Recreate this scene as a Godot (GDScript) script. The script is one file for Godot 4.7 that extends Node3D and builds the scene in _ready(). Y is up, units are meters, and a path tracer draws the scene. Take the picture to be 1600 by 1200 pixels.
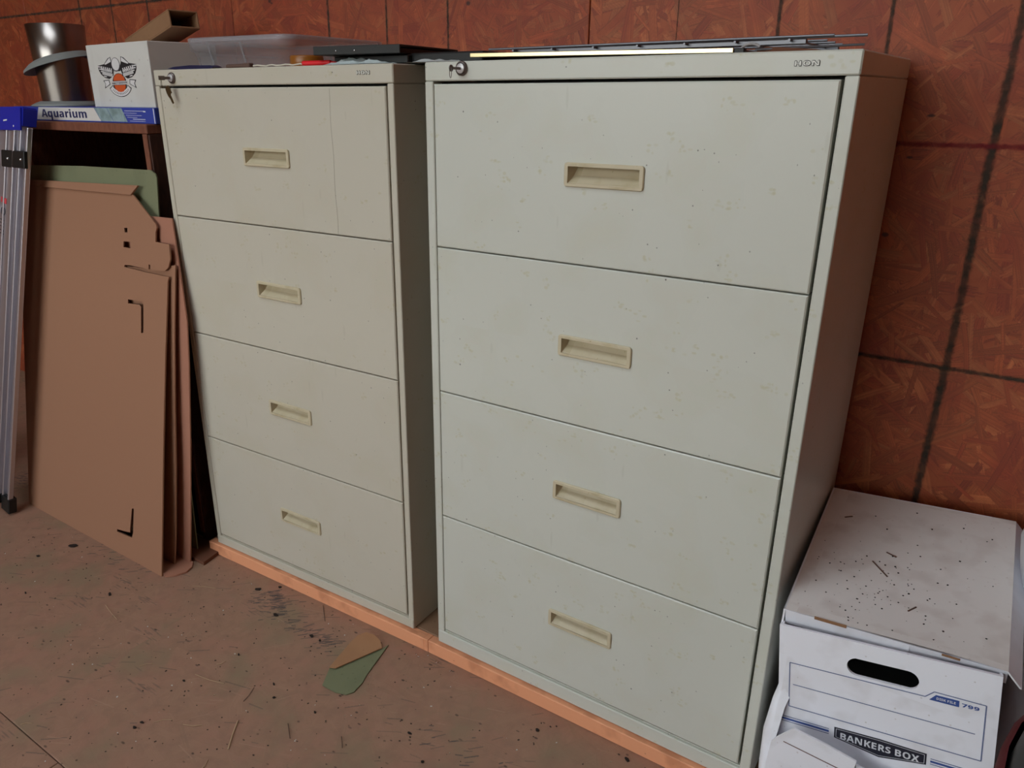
extends Node3D

# ------------------------------------------------------------------ helpers
var used := {}
var rng := RandomNumberGenerator.new()

func numbered(called: String) -> String:
	if not used.has(called):
		used[called] = 0
		return called
	used[called] += 1
	return "%s_%03d" % [called, used[called]]

func tag(o, label := "", category := "", group := "", kind := ""):
	if label: o.set_meta("label", label)
	if category: o.set_meta("category", category)
	if group: o.set_meta("group", group)
	if kind: o.set_meta("kind", kind)
	return o

func thing(called: String, label: String, category: String, at := Vector3.ZERO, turn := 0.0, group := "") -> Node3D:
	var o := Node3D.new()
	o.name = numbered(called)
	add_child(o, true)
	o.position = at
	o.rotation.y = turn
	tag(o, label, category, group)
	return o

func obj(called: String, mesh: Mesh, mat: Material, parent: Node = null, xf := Transform3D.IDENTITY) -> MeshInstance3D:
	var o := MeshInstance3D.new()
	o.name = numbered(called) if parent == null else called
	o.mesh = mesh
	o.material_override = mat
	o.transform = xf
	if parent == null: add_child(o, true)
	else: parent.add_child(o, true)
	return o

func begin() -> SurfaceTool:
	var st := SurfaceTool.new()
	st.begin(Mesh.PRIMITIVE_TRIANGLES)
	st.set_smooth_group(-1)
	return st

func done(st: SurfaceTool) -> ArrayMesh:
	st.generate_normals()
	return st.commit()

# a convex polygon whose front looks away from the point "inside"
func poly(st: SurfaceTool, pts: Array, inside: Vector3, uvs := []):
	var n := Vector3.ZERO
	var c := Vector3.ZERO
	for i in pts.size():
		var a: Vector3 = pts[i]
		var b: Vector3 = pts[(i + 1) % pts.size()]
		n += a.cross(b)
		c += a
	c /= pts.size()
	var flip := n.dot(c - inside) > 0.0
	for i in range(1, pts.size() - 1):
		var idx := [0, i, i + 1] if not flip else [0, i + 1, i]
		for k in idx:
			if uvs: st.set_uv(uvs[k])
			else: st.set_uv(Vector2(pts[k].x, pts[k].y))
			st.add_vertex(pts[k])

# box with chamfered edges
func bbox(st: SurfaceTool, lo: Vector3, hi: Vector3, bev := 0.002, xf := Transform3D.IDENTITY):
	var c := (lo + hi) / 2.0
	var h := (hi - lo) / 2.0
	var b := minf(bev, minf(h.x, minf(h.y, h.z)) * 0.6)
	var inside := xf * c
	var V := func(sx, sy, sz, axis) -> Vector3:
		var p := Vector3(sx * (h.x - b), sy * (h.y - b), sz * (h.z - b))
		p[axis] = [sx, sy, sz][axis] * h[axis]
		return xf * (c + p)
	for axis in 3:
		var u := (axis + 1) % 3
		var w := (axis + 2) % 3
		for s in [-1.0, 1.0]:
			var q := []
			for k in [[-1.0, -1.0], [1.0, -1.0], [1.0, 1.0], [-1.0, 1.0]]:
				var g := [0.0, 0.0, 0.0]
				g[axis] = s; g[u] = k[0]; g[w] = k[1]
				q.append(V.call(g[0], g[1], g[2], axis))
			poly(st, q, inside)
		for s in [-1.0, 1.0]:
			for t in [-1.0, 1.0]:
				var g0 := [0.0, 0.0, 0.0]; g0[axis] = -1.0; g0[u] = s; g0[w] = t
				var g1 := [0.0, 0.0, 0.0]; g1[axis] = 1.0; g1[u] = s; g1[w] = t
				poly(st, [V.call(g0[0], g0[1], g0[2], u), V.call(g1[0], g1[1], g1[2], u), V.call(g1[0], g1[1], g1[2], w), V.call(g0[0], g0[1], g0[2], w)], inside)
	for sx in [-1.0, 1.0]:
		for sy in [-1.0, 1.0]:
			for sz in [-1.0, 1.0]:
				poly(st, [V.call(sx, sy, sz, 0), V.call(sx, sy, sz, 1), V.call(sx, sy, sz, 2)], inside)

func boxm(lo: Vector3, hi: Vector3, bev := 0.002) -> ArrayMesh:
	var st := begin()
	bbox(st, lo, hi, bev)
	return done(st)

# a bar of rectangular section from a to b; "side" is the direction of its width
func bar(st: SurfaceTool, a: Vector3, b: Vector3, side: Vector3, w: float, t: float, bev := 0.001):
	var y := (b - a).normalized()
	var x := (side - y * side.dot(y)).normalized()
	var z := x.cross(y)
	bbox(st, Vector3(-w / 2, 0, -t / 2), Vector3(w / 2, (b - a).length(), t / 2), bev, Transform3D(Basis(x, y, z), a))

# round tube along points
func tube(st: SurfaceTool, pts: Array, r: float, n := 8, closed := false, caps := true):
	st.set_smooth_group(0)
	var rings := []
	var m := pts.size()
	var up := Vector3(0.123, 0.9, 0.31).normalized()
	for i in m:
		var a: Vector3 = pts[(i - 1 + m) % m] if (closed or i > 0) else pts[0]
		var b: Vector3 = pts[(i + 1) % m] if (closed or i < m - 1) else pts[m - 1]
		var d := (b - a).normalized()
		var x := d.cross(up).normalized()
		if d.cross(up).length() < 0.1: x = d.cross(Vector3.RIGHT).normalized()
		var z := x.cross(d)
		var ring := []
		for k in n:
			var t := TAU * k / n
			ring.append(pts[i] + (x * cos(t) + z * sin(t)) * r)
		rings.append(ring)
	for i in (m if closed else m - 1):
		var c: Vector3 = (pts[i] + pts[(i + 1) % m]) / 2.0
		for k in n:
			poly(st, [rings[i][k], rings[i][(k + 1) % n], rings[(i + 1) % m][(k + 1) % n], rings[(i + 1) % m][k]], c)
	st.set_smooth_group(-1)
	if not closed and caps:
		poly(st, rings[0], (pts[0] + pts[1]) / 2.0)
		poly(st, rings[m - 1], (pts[m - 1] + pts[m - 2]) / 2.0)

# profile (radius, height) turned round y
func lathe(st: SurfaceTool, prof: Array, n := 32, xf := Transform3D.IDENTITY, wob := 0.0, inward := false):
	st.set_smooth_group(0)
	for i in prof.size() - 1:
		var c: Vector3 = xf * Vector3(0, (prof[i].y + prof[i + 1].y) / 2.0, 0)
		var flat := absf(prof[i].y - prof[i + 1].y) < 1e-5
		for k in n:
			var q := []
			for e in [[i, k], [i, k + 1], [i + 1, k + 1], [i + 1, k]]:
				var t: float = TAU * (e[1] % n) / n
				var r: float = prof[e[0]].x * (1.0 + wob * sin(t * 5.0 + prof[e[0]].y * 20.0) + wob * 0.7 * sin(t * 3.0 + 1.0))
				q.append(xf * Vector3(cos(t) * r, prof[e[0]].y, sin(t) * r))
			var ins := c
			if flat: ins = xf * Vector3(0, prof[i].y + (0.1 if (i == 0) else -0.1), 0)
			poly(st, q, ins)
	st.set_smooth_group(-1)

# rounded rectangle outline, counter-clockwise in (x, y)
func rrect(w: float, h: float, r: float, n := 4, c := Vector2.ZERO) -> Array:
	var out := []
	for k in 4:
		var cx: float = [w / 2 - r, -w / 2 + r, -w / 2 + r, w / 2 - r][k]
		var cy: float = [h / 2 - r, h / 2 - r, -h / 2 + r, -h / 2 + r][k]
		for i in n + 1:
			var t := (k + float(i) / n) * PI / 2
			out.append(c + Vector2(cx + cos(t) * r, cy + sin(t) * r))
	return out

# rings of equal count joined by quads
func loft(st: SurfaceTool, rings: Array, smooth := true, cap0 := false, cap1 := false, hint = null):
	if smooth: st.set_smooth_group(0)
	var n: int = rings[0].size()
	for i in rings.size() - 1:
		var c := Vector3.ZERO
		for p in rings[i]: c += p
		for p in rings[i + 1]: c += p
		c /= 2.0 * n
		if hint != null: c = hint
		for k in n:
			poly(st, [rings[i][k], rings[i][(k + 1) % n], rings[i + 1][(k + 1) % n], rings[i + 1][k]], c)
	st.set_smooth_group(-1)
	var mid := Vector3.ZERO
	for p in rings[0]: mid += p
	for p in rings[-1]: mid += p
	mid /= 2.0 * n
	if cap0: poly(st, rings[0], mid)
	if cap1: poly(st, rings[-1], mid)

# flat outline (may be concave) given thickness along +z
func slab(st: SurfaceTool, outline: Array, z0: float, z1: float, xf := Transform3D.IDENTITY):
	var pv := PackedVector2Array(outline)
	var idx := Geometry2D.triangulate_polygon(pv)
	for f in [[z1, -1.0], [z0, 1.0]]:
		for i in range(0, idx.size(), 3):
			var q := []
			for k in 3:
				var p := pv[idx[i + k]]
				q.append(Vector3(p.x, p.y, f[0]))
			var cen: Vector3 = (q[0] + q[1] + q[2]) / 3.0
			poly(st, [xf * q[0], xf * q[1], xf * q[2]], xf * (cen + Vector3(0, 0, f[1])), [pv[idx[i]], pv[idx[i + 1]], pv[idx[i + 2]]])
	var cw := Geometry2D.is_polygon_clockwise(pv)
	for i in pv.size():
		var a := pv[i]
		var b := pv[(i + 1) % pv.size()]
		var out := (b - a).orthogonal().normalized() * (1.0 if cw else -1.0)
		if (a + b) .length() < 0.0: continue
		var m := (a + b) / 2.0
		poly(st, [xf * Vector3(a.x, a.y, z0), xf * Vector3(b.x, b.y, z0), xf * Vector3(b.x, b.y, z1), xf * Vector3(a.x, a.y, z1)], xf * Vector3(m.x + out.x, m.y + out.y, (z0 + z1) / 2))

func slabm(outline: Array, z0: float, z1: float) -> ArrayMesh:
	var st := begin()
	slab(st, outline, z0, z1)
	return done(st)

# convex plate with a convex hole round the point c, front at z1
func ray_out(pts: Array, c: Vector2, t: float) -> Vector2:
	var d := Vector2(cos(t), sin(t))
	for i in pts.size():
		var a: Vector2 = pts[i] - c
		var b: Vector2 = pts[(i + 1) % pts.size()] - c
		var e := b - a
		var den := d.cross(e)
		if absf(den) < 1e-12: continue
		var s := a.cross(e) / den
		var u := a.cross(d) / den
		if s > 0 and u > -1e-6 and u < 1.000001: return c + d * s
	return c

func plate(st: SurfaceTool, outer: Array, inner: Array, c: Vector2, z0: float, z1: float, bev := 0.0):
	var ang := []
	for p in outer: ang.append(fposmod((p - c).angle(), TAU))
	for p in inner: ang.append(fposmod((p - c).angle(), TAU))
	for k in 24: ang.append(TAU * k / 24.0 + 0.01)
	ang.sort()
	var a2 := []
	for t in ang:
		if a2.is_empty() or t - a2[-1] > 1e-4: a2.append(t)
	var lo := []; var li := []; var lb := []
	for t in a2:
		var o := ray_out(outer, c, t)
		lo.append(o)
		li.append(ray_out(inner, c, t))
	var big := Vector2.ZERO
	for p in outer: big = big.max((p - c).abs())
	for p in lo:
		lb.append(p)
	if bev > 0.0:
		var mn := Vector2(1e9, 1e9); var mx := Vector2(-1e9, -1e9)
		for p in outer: mn = mn.min(p); mx = mx.max(p)
		for i in lb.size(): lb[i] = lb[i].clamp(mn + Vector2(bev, bev), mx - Vector2(bev, bev))
	var n := lo.size()
	var P := func(p: Vector2, z: float) -> Vector3:
		return Vector3(p.x, p.y, z)
	for i in n:
		var j := (i + 1) % n
		var m: Vector2 = (lb[i] + lb[j] + li[i] + li[j]) / 4.0
		poly(st, [P.call(lb[i], z1), P.call(lb[j], z1), P.call(li[j], z1), P.call(li[i], z1)], Vector3(m.x, m.y, z1 - 1.0))
		poly(st, [P.call(lo[i], z0), P.call(lo[j], z0), P.call(li[j], z0), P.call(li[i], z0)], Vector3(m.x, m.y, z0 + 1.0))
		poly(st, [P.call(lo[i], z0), P.call(lo[j], z0), P.call(lo[j], z1 - bev), P.call(lo[i], z1 - bev)], Vector3(c.x, c.y, (z0 + z1) / 2))
		if bev > 0.0:
			poly(st, [P.call(lo[i], z1 - bev), P.call(lo[j], z1 - bev), P.call(lb[j], z1), P.call(lb[i], z1)], Vector3(c.x, c.y, z0))
		var mi: Vector2 = (li[i] + li[j]) / 2.0
		poly(st, [P.call(li[i], z0), P.call(li[j], z0), P.call(li[j], z1), P.call(li[i], z1)], Vector3(mi.x + (mi.x - c.x), mi.y + (mi.y - c.y), (z0 + z1) / 2))

# lettering of a given width and height, standing on the plane z = 0
func letters(st: SurfaceTool, text: String, font: String, w: float, h: float, deep: float, xf: Transform3D, weight := 400):
	var f := SystemFont.new()
	f.font_names = PackedStringArray([font])
	f.font_weight = weight
	var tm := TextMesh.new()
	tm.text = text
	tm.font = f
	tm.font_size = 48
	tm.pixel_size = 0.02
	tm.depth = 0.02
	tm.curve_step = 3.0
	var box := tm.get_aabb()
	var s := Vector3(w / box.size.x, h / box.size.y, deep / box.size.z)
	var local := Transform3D(Basis.from_scale(s), -Vector3((box.position.x + box.size.x / 2) * s.x, (box.position.y + box.size.y / 2) * s.y, box.position.z * s.z))
	for k in tm.get_surface_count():
		st.append_from(tm, k, xf * local)

# ------------------------------------------------------------------ materials
func mat(c: Color, rough := 0.8, metal := 0.0, spec := 0.5) -> StandardMaterial3D:
	var m := StandardMaterial3D.new()
	m.albedo_color = c
	m.roughness = rough
	m.metallic = metal
	m.metallic_specular = spec
	return m

func tex_mat(img: Image, rough := 0.8, tri := 0.0, world := false, tint := Color.WHITE) -> StandardMaterial3D:
	var m := mat(tint, rough)
	img.generate_mipmaps()
	m.albedo_texture = ImageTexture.create_from_image(img)
	if tri > 0.0:
		m.uv1_triplanar = true
		m.uv1_world_triplanar = world
		m.uv1_scale = Vector3.ONE * tri
	return m

# strand board: overlapping wood flakes with grain, computed
func strand_image(w: int, h: int, n: int, ln: float, wd: float, cols: Array, grain: float, seed_: int, bias := 0.0) -> Image:
	var r := RandomNumberGenerator.new()
	r.seed = seed_
	var data := PackedByteArray()
	data.resize(w * h * 3)
	var c0: Color = cols[0]
	for i in w * h:
		data[i * 3] = int(c0.r * 255); data[i * 3 + 1] = int(c0.g * 255); data[i * 3 + 2] = int(c0.b * 255)
	for s in n:
		var cx := r.randf() * w
		var cy := r.randf() * h
		var an := r.randfn(0.0, 0.9) + bias if r.randf() < 0.6 else r.randf() * PI
		var L := ln * r.randf_range(0.5, 1.3)
		var W := wd * r.randf_range(0.4, 1.6)
		var col: Color = cols[r.randi() % cols.size()]
		var k := r.randf_range(1.0 - grain * 0.9, 1.0 + grain * 0.8)
		var ca := cos(an); var sa := sin(an)
		var nv := int(W / 0.75)
		var bend := r.randf_range(-0.0012, 0.0012)
		for iv in nv:
			var v := (iv * 0.75) - W / 2
			var g := k * (1.0 + grain * (r.randf() - 0.55) * 2.0)
			if iv == 0 or iv == nv - 1: g *= 1.0 - grain
			var cr := int(clampf(col.r * g, 0, 1) * 255)
			var cg := int(clampf(col.g * g, 0, 1) * 255)
			var cb := int(clampf(col.b * g, 0, 1) * 255)
			var u0 := -L / 2 + r.randf() * W * 0.8
			var nu := int((L - r.randf() * W * 0.8) / 0.75)
			for iu in nu:
				var u := u0 + iu * 0.75
				var vv := v + bend * u * u
				var x := int(cx + u * ca - vv * sa) % w
				var y := int(cy + u * sa + vv * ca) % h
				if x < 0: x += w
				if y < 0: y += h
				var i := (y * w + x) * 3
				data[i] = cr; data[i + 1] = cg; data[i + 2] = cb
	return Image.create_from_data(w, h, false, Image.FORMAT_RGB8, data)

func noise_tint(img: Image, amount: float, freq: float, seed_: int, to: Color):
	var nz := FastNoiseLite.new()
	nz.seed = seed_
	nz.frequency = freq
	nz.fractal_octaves = 4
	var data := img.get_data()
	var w := img.get_width()
	var h := img.get_height()
	for y in h:
		for x in w:
			var f := clampf(nz.get_noise_2d(x, y) * 1.6, 0.0, 1.0) * amount
			var i := (y * w + x) * 3
			data[i] = int(lerpf(data[i], to.r * 255, f))
			data[i + 1] = int(lerpf(data[i + 1], to.g * 255, f))
			data[i + 2] = int(lerpf(data[i + 2], to.b * 255, f))
	img.set_data(w, h, false, Image.FORMAT_RGB8, data)

func blot(img: Image, x: int, y: int, rx: float, ry: float, c: Color, a: float):
	var w := img.get_width(); var h := img.get_height()
	for j in range(-int(ry) - 1, int(ry) + 2):
		for i in range(-int(rx) - 1, int(rx) + 2):
			var d := (i / rx) * (i / rx) + (j / ry) * (j / ry)
			if d < 1.0:
				var px := posmod(x + i, w); var py := posmod(y + j, h)
				img.set_pixel(px, py, img.get_pixel(px, py).lerp(c, a * (1.0 - d * d)))

func paint_image(base: Color, seed_: int, rust: float) -> Image:
	var r := RandomNumberGenerator.new()
	r.seed = seed_
	var s := 1024
	var img := Image.create_empty(s, s, false, Image.FORMAT_RGB8)
	img.fill(base)
	noise_tint(img, 0.25, 0.004, seed_, Color(base.r * 0.96, base.g * 0.94, base.b * 0.88))
	for k in int(150 * rust):
		var x := r.randi() % s; var y := r.randi() % s
		for q in r.randi_range(2, 7):
			blot(img, x + int(r.randfn(0, 9)), y + int(r.randfn(0, 7)), r.randf_range(2, 6), r.randf_range(1.5, 4.5), Color(base.r * 0.92, base.g * 0.89, base.b * 0.76), r.randf_range(0.15, 0.48))
	for k in 120:
		var x := r.randi() % s; var y := r.randi() % s
		var rr := r.randf_range(0.7, 1.5)
		blot(img, x, y, rr, rr * r.randf_range(0.8, 1.6), Color(0.2, 0.19, 0.17), r.randf_range(0.4, 0.95))
	for k in 16:
		var x := r.randi() % s; var y := r.randi() % s
		blot(img, x, y, r.randf_range(2, 5), r.randf_range(10, 30), Color(base.r * 0.88, base.g * 0.87, base.b * 0.85), 0.22)
	return img

func speck_image(base: Color, seed_: int, n: int, dark: Color, size := 512, low := 0.1) -> Image:
	var r := RandomNumberGenerator.new()
	r.seed = seed_
	var img := Image.create_empty(size, size, false, Image.FORMAT_RGB8)
	img.fill(base)
	noise_tint(img, low * 4.0, 0.008, seed_, dark)
	for k in n:
		var q := r.randf_range(0.7, 2.4)
		blot(img, r.randi() % size, r.randi() % size, q, q, dark, r.randf_range(0.2, 0.7))
	return img

func wood_image(base: Color, dark: Color, seed_: int, w := 256, h := 512) -> Image:
	var nz := FastNoiseLite.new()
	nz.seed = seed_
	nz.frequency = 0.02
	var img := Image.create_empty(w, h, false, Image.FORMAT_RGB8)
	for y in h:
		for x in w:
			var g := 0.5 + 0.5 * sin(x * 0.35 + nz.get_noise_2d(x * 2.0, y * 0.25) * 9.0)
			var f := nz.get_noise_2d(x * 9.0, y * 0.6) * 0.5 + 0.5
			img.set_pixel(x, y, base.lerp(dark, clampf(g * 0.55 + f * 0.45 - 0.15, 0, 1)))
	return img

var M := {}

func _ready():
	rng.seed = 7
	# ---------------------------------------------------------------- camera, sky, exposure
	var cam := Camera3D.new()
	cam.name = "camera"
	add_child(cam)
	cam.transform = Transform3D(Basis(Vector3(0.81996, -0.00381, -0.57241), Vector3(-0.19852, 0.93602, -0.2906), Vector3(0.5369, 0.35192, 0.76675)).orthonormalized(), Vector3(0.98212, 1.31806, 1.24235))
	cam.near = 0.05
	cam.far = 100.0
	cam.keep_aspect = Camera3D.KEEP_HEIGHT
	cam.set_frustum(1200.0 / 1209.447 * 0.05, Vector2(58.878, -1.155) / 1209.447 * 0.05, 0.05, 100.0)
	cam.current = true

	var we := WorldEnvironment.new()
	we.name = "world_environment"
	var env := Environment.new()
	env.background_mode = Environment.BG_SKY
	var psm := ProceduralSkyMaterial.new()
	psm.sky_top_color = Color(0.855, 0.895, 0.925)
	psm.sky_horizon_color = Color(0.94, 0.95, 0.915)
	psm.ground_horizon_color = Color(0.60, 0.60, 0.55)
	psm.ground_bottom_color = Color(0.42, 0.42, 0.36)
	psm.sky_energy_multiplier = 3.0
	var sky := Sky.new()
	sky.sky_material = psm
	env.sky = sky
	env.ambient_light_source = Environment.AMBIENT_SOURCE_SKY
	env.tonemap_mode = Environment.TONE_MAPPER_LINEAR
	env.tonemap_exposure = 0.50
	env.sdfgi_enabled = true
	env.ssao_enabled = true
	env.ssil_enabled = true
	we.environment = env
	add_child(we)

	materials()
	room()
	platform()
	cabinets()
	boxes()
	left_side()
	cabinet_tops()
	floor_litter()

func materials():
	M.osb = []
	var osb := strand_image(1024, 1536, 4200, 92.0, 11.0, [Color(0.655, 0.33, 0.18), Color(0.67, 0.35, 0.19), Color(0.64, 0.315, 0.17), Color(0.70, 0.39, 0.225), Color(0.65, 0.325, 0.175), Color(0.61, 0.28, 0.16)], 0.10, 11, 0.9)
	noise_tint(osb, 0.45, 0.006, 5, Color(0.55, 0.20, 0.12))
	noise_tint(osb, 0.35, 0.03, 15, Color(0.58, 0.26, 0.14))
	for k in 26:
		blot(osb, rng.randi() % 1024, rng.randi() % 1536, rng.randf_range(3, 7), rng.randf_range(2, 5), Color(0.22, 0.10, 0.07), 0.8)
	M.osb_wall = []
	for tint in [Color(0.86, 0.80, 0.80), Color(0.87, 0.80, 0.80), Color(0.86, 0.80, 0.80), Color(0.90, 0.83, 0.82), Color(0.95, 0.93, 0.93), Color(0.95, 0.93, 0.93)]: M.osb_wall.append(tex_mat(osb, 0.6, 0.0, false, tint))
	var fl := strand_image(1280, 1280, 2200, 110.0, 15.0, [Color(0.615, 0.47, 0.385), Color(0.61, 0.465, 0.38), Color(0.62, 0.475, 0.39), Color(0.61, 0.47, 0.385)], 0.018, 23, 0.2)
	noise_tint(fl, 0.9, 0.004, 8, Color(0.535, 0.46, 0.365))
	noise_tint(fl, 0.6, 0.007, 18, Color(0.64, 0.46, 0.385))
	noise_tint(fl, 0.5, 0.02, 9, Color(0.55, 0.42, 0.35))
	for k in 420:
		var q := rng.randf_range(0.8, 3.0)
		blot(fl, rng.randi() % 1280, rng.randi() % 1280, q * rng.randf_range(1, 2.5), q, Color(0.20, 0.15, 0.12), rng.randf_range(0.2, 0.75))
	for k in 16:
		var x := rng.randi() % 1280; var y := rng.randi() % 1280
		for q in 12: blot(fl, x + int(rng.randfn(0, 22)), y + int(rng.randfn(0, 16)), rng.randf_range(6, 22), rng.randf_range(1, 3), Color(0.33, 0.29, 0.27), 0.35)
	for k in 260:
		var x := rng.randi() % 1280; var y := rng.randi() % 1280
		var a := rng.randfn(-0.5, 0.25)
		var ln := rng.randf_range(10, 60)
		var dk := rng.randf_range(0.08, 0.3)
		var tone := Color(0.36, 0.31, 0.28) if rng.randf() < 0.6 else Color(0.68, 0.54, 0.45)
		for q in int(ln): blot(fl, x + int(q * cos(a) * 1.2), y + int(q * sin(a) * 1.2), 2.2, 1.4, tone, dk)
	for c in [[147, 521, 70, 40, 60], [120, 500, 30, 14, 25], [365, 557, 60, 26, 40], [240, 560, 90, 30, 30], [900, 640, 120, 60, 26]]:
		for k in c[4]:
			var x := int(c[0] + rng.randfn(0, c[2] * 0.5)); var y := int(c[1] + rng.randfn(0, c[3] * 0.5))
			var a := rng.randfn(0.75, 0.15)
			var dk := rng.randf_range(0.1, 0.4)
			for q in rng.randi_range(6, 34): blot(fl, x + int(q * cos(a)), y - int(q * sin(a)), 2.0, 1.6, Color(0.27, 0.25, 0.25), dk)
	M.floor = tex_mat(fl, 0.75)
	M.paint_right = tex_mat(paint_image(Color(0.79, 0.795, 0.755), 3, 0.9), 0.33, 1.15, true)
	M.paint_left = tex_mat(paint_image(Color(0.765, 0.745, 0.685), 4, 0.5), 0.36, 1.15, true)
	M.dark_gap = mat(Color(0.10, 0.09, 0.08), 0.8)
	M.pull = tex_mat(speck_image(Color(0.77, 0.725, 0.615), 31, 60, Color(0.55, 0.48, 0.30), 256, 0.08), 0.45, 6.0, true)
	M.chrome = mat(Color(0.75, 0.74, 0.74), 0.25, 1.0)
	M.dull_metal = mat(Color(0.46, 0.42, 0.40), 0.45, 0.7)
	M.steel = mat(Color(0.80, 0.79, 0.79), 0.4, 0.4)
	M.brass_key = mat(Color(0.42, 0.36, 0.26), 0.4, 1.0)
	M.letter_dark = mat(Color(0.22, 0.22, 0.20), 0.5)
	M.letter_light = mat(Color(0.86, 0.86, 0.83), 0.4)
	M.pine = tex_mat(speck_image(Color(0.90, 0.62, 0.46), 6, 90, Color(0.62, 0.38, 0.25), 512, 0.12), 0.65, 2.0, true)
	M.deck = tex_mat(speck_image(Color(0.55, 0.42, 0.32), 16, 60, Color(0.42, 0.30, 0.22), 256, 0.12), 0.7, 3.0, true)
	M.card = tex_mat(speck_image(Color(0.59, 0.42, 0.32), 41, 260, Color(0.60, 0.42, 0.32), 512, 0.06), 0.75, 2.2, true)
	M.card_pink = tex_mat(speck_image(Color(0.645, 0.44, 0.355), 42, 200, Color(0.62, 0.42, 0.33), 512, 0.06), 0.75, 2.2, true)
	M.card_dark = mat(Color(0.40, 0.24, 0.16), 0.85)
	M.green = tex_mat(speck_image(Color(0.465, 0.475, 0.36), 43, 150, Color(0.36, 0.38, 0.28), 256, 0.06), 0.7, 3.0, true)
	M.white_card = tex_mat(speck_image(Color(0.94, 0.94, 0.965), 44, 60, Color(0.70, 0.66, 0.64), 512, 0.05), 0.65, 2.5, true)
	M.white_dull = tex_mat(speck_image(Color(0.80, 0.795, 0.775), 47, 40, Color(0.66, 0.63, 0.60), 256, 0.05), 0.65, 2.5, true)
	M.white_dusty = tex_mat(speck_image(Color(0.90, 0.875, 0.86), 45, 160, Color(0.74, 0.68, 0.65), 512, 0.10), 0.75, 2.5, true)
	M.kraft = tex_mat(speck_image(Color(0.55, 0.40, 0.28), 46, 150, Color(0.44, 0.30, 0.20), 256, 0.08), 0.8, 3.0, true)
	M.scrap = tex_mat(speck_image(Color(0.66, 0.49, 0.35), 48, 40, Color(0.56, 0.40, 0.28), 256, 0.08), 0.8, 3.0, true)
	M.print_blue = mat(Color(0.42, 0.46, 0.60), 0.6)
	M.print_deep = mat(Color(0.22, 0.32, 0.58), 0.6)
	M.print_navy = mat(Color(0.11, 0.11, 0.17), 0.5)
	M.print_white = mat(Color(0.86, 0.86, 0.88), 0.5)
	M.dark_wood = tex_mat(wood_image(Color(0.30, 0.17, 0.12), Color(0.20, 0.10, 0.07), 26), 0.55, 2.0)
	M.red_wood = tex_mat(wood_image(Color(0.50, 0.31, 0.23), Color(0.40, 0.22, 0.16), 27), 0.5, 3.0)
	M.aqua_blue = mat(Color(0.20, 0.27, 0.62), 0.35)
	M.aqua_white = mat(Color(0.84, 0.82, 0.80), 0.4)
	M.aqua_pic = tex_mat(speck_image(Color(0.58, 0.66, 0.68), 51, 420, Color(0.36, 0.44, 0.42), 256, 0.15), 0.4, 9.0)
	M.aqua_text = mat(Color(0.18, 0.19, 0.36), 0.4)
	M.pipe = mat(Color(0.56, 0.53, 0.51), 0.27, 1.0)
	M.collar = mat(Color(0.50, 0.51, 0.50), 0.55)
	M.alu = mat(Color(0.78, 0.77, 0.80), 0.32, 0.9)
	M.blue_plastic = mat(Color(0.10, 0.14, 0.62), 0.4)
	M.black = mat(Color(0.045, 0.045, 0.045), 0.5)
	M.black_soft = mat(Color(0.10, 0.10, 0.095), 0.6)
	M.gold = mat(Color(0.97, 0.90, 0.70), 0.28, 1.0)
	M.grey_metal = mat(Color(0.46, 0.46, 0.48), 0.42, 0.8)
	M.red_plastic = mat(Color(0.85, 0.09, 0.14), 0.4)
	M.navy_plastic = mat(Color(0.06, 0.07, 0.24), 0.4)
	M.amber = mat(Color(0.55, 0.33, 0.10), 0.35)
	M.brown = mat(Color(0.36, 0.26, 0.22), 0.7)
	M.sack = mat(Color(0.80, 0.80, 0.82), 0.5)
	M.maroon = mat(Color(0.32, 0.03, 0.07), 0.7)
	M.orange = mat(Color(0.78, 0.32, 0.12), 0.6)
	M.straw = mat(Color(0.70, 0.58, 0.46), 0.8)
	M.dark_bit = mat(Color(0.13, 0.09, 0.07), 0.9)
	var bin := mat(Color(0.66, 0.66, 0.68, 0.42), 0.35)
	bin.transparency = BaseMaterial3D.TRANSPARENCY_ALPHA
	M.bin = bin
	var bag := mat(Color(0.74, 0.78, 0.78, 0.88), 0.4)
	bag.transparency = BaseMaterial3D.TRANSPARENCY_ALPHA
	M.bag = bag
	# marker line on the boards: a soft-edged stroke
	M.ink = soft_line(Color(0.21, 0.19, 0.15), 0.8)
	M.ink_red = soft_line(Color(0.50, 0.06, 0.12), 0.75)

func soft_line(c: Color, a: float) -> StandardMaterial3D:
	var nz := FastNoiseLite.new()
	nz.seed = 77
	nz.frequency = 0.12
	var img := Image.create_empty(32, 512, false, Image.FORMAT_RGBA8)
	for y in 512:
		for x in 32:
			var d := absf((x + 0.5) / 16.0 - 1.0)
			var k := smoothstep(1.0, 0.2, d + nz.get_noise_2d(x * 0.5, y) * 0.35) * (0.85 + 0.4 * nz.get_noise_2d(0, y * 0.4))
			img.set_pixel(x, y, Color(c.r, c.g, c.b, clampf(k * a, 0, 1)))
	var m := mat(Color.WHITE, 0.8)
	m.albedo_texture = ImageTexture.create_from_image(img)
	m.transparency = BaseMaterial3D.TRANSPARENCY_ALPHA
	return m

# ------------------------------------------------------------------ the room
func quad_uv(st: SurfaceTool, o: Vector3, u: Vector3, v: Vector3, inside: Vector3, t0: Vector2, tu: Vector2, tv: Vector2):
	poly(st, [o, o + u, o + u + v, o + v], inside, [t0, t0 + tu, t0 + tu + tv, t0 + tv])

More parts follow.
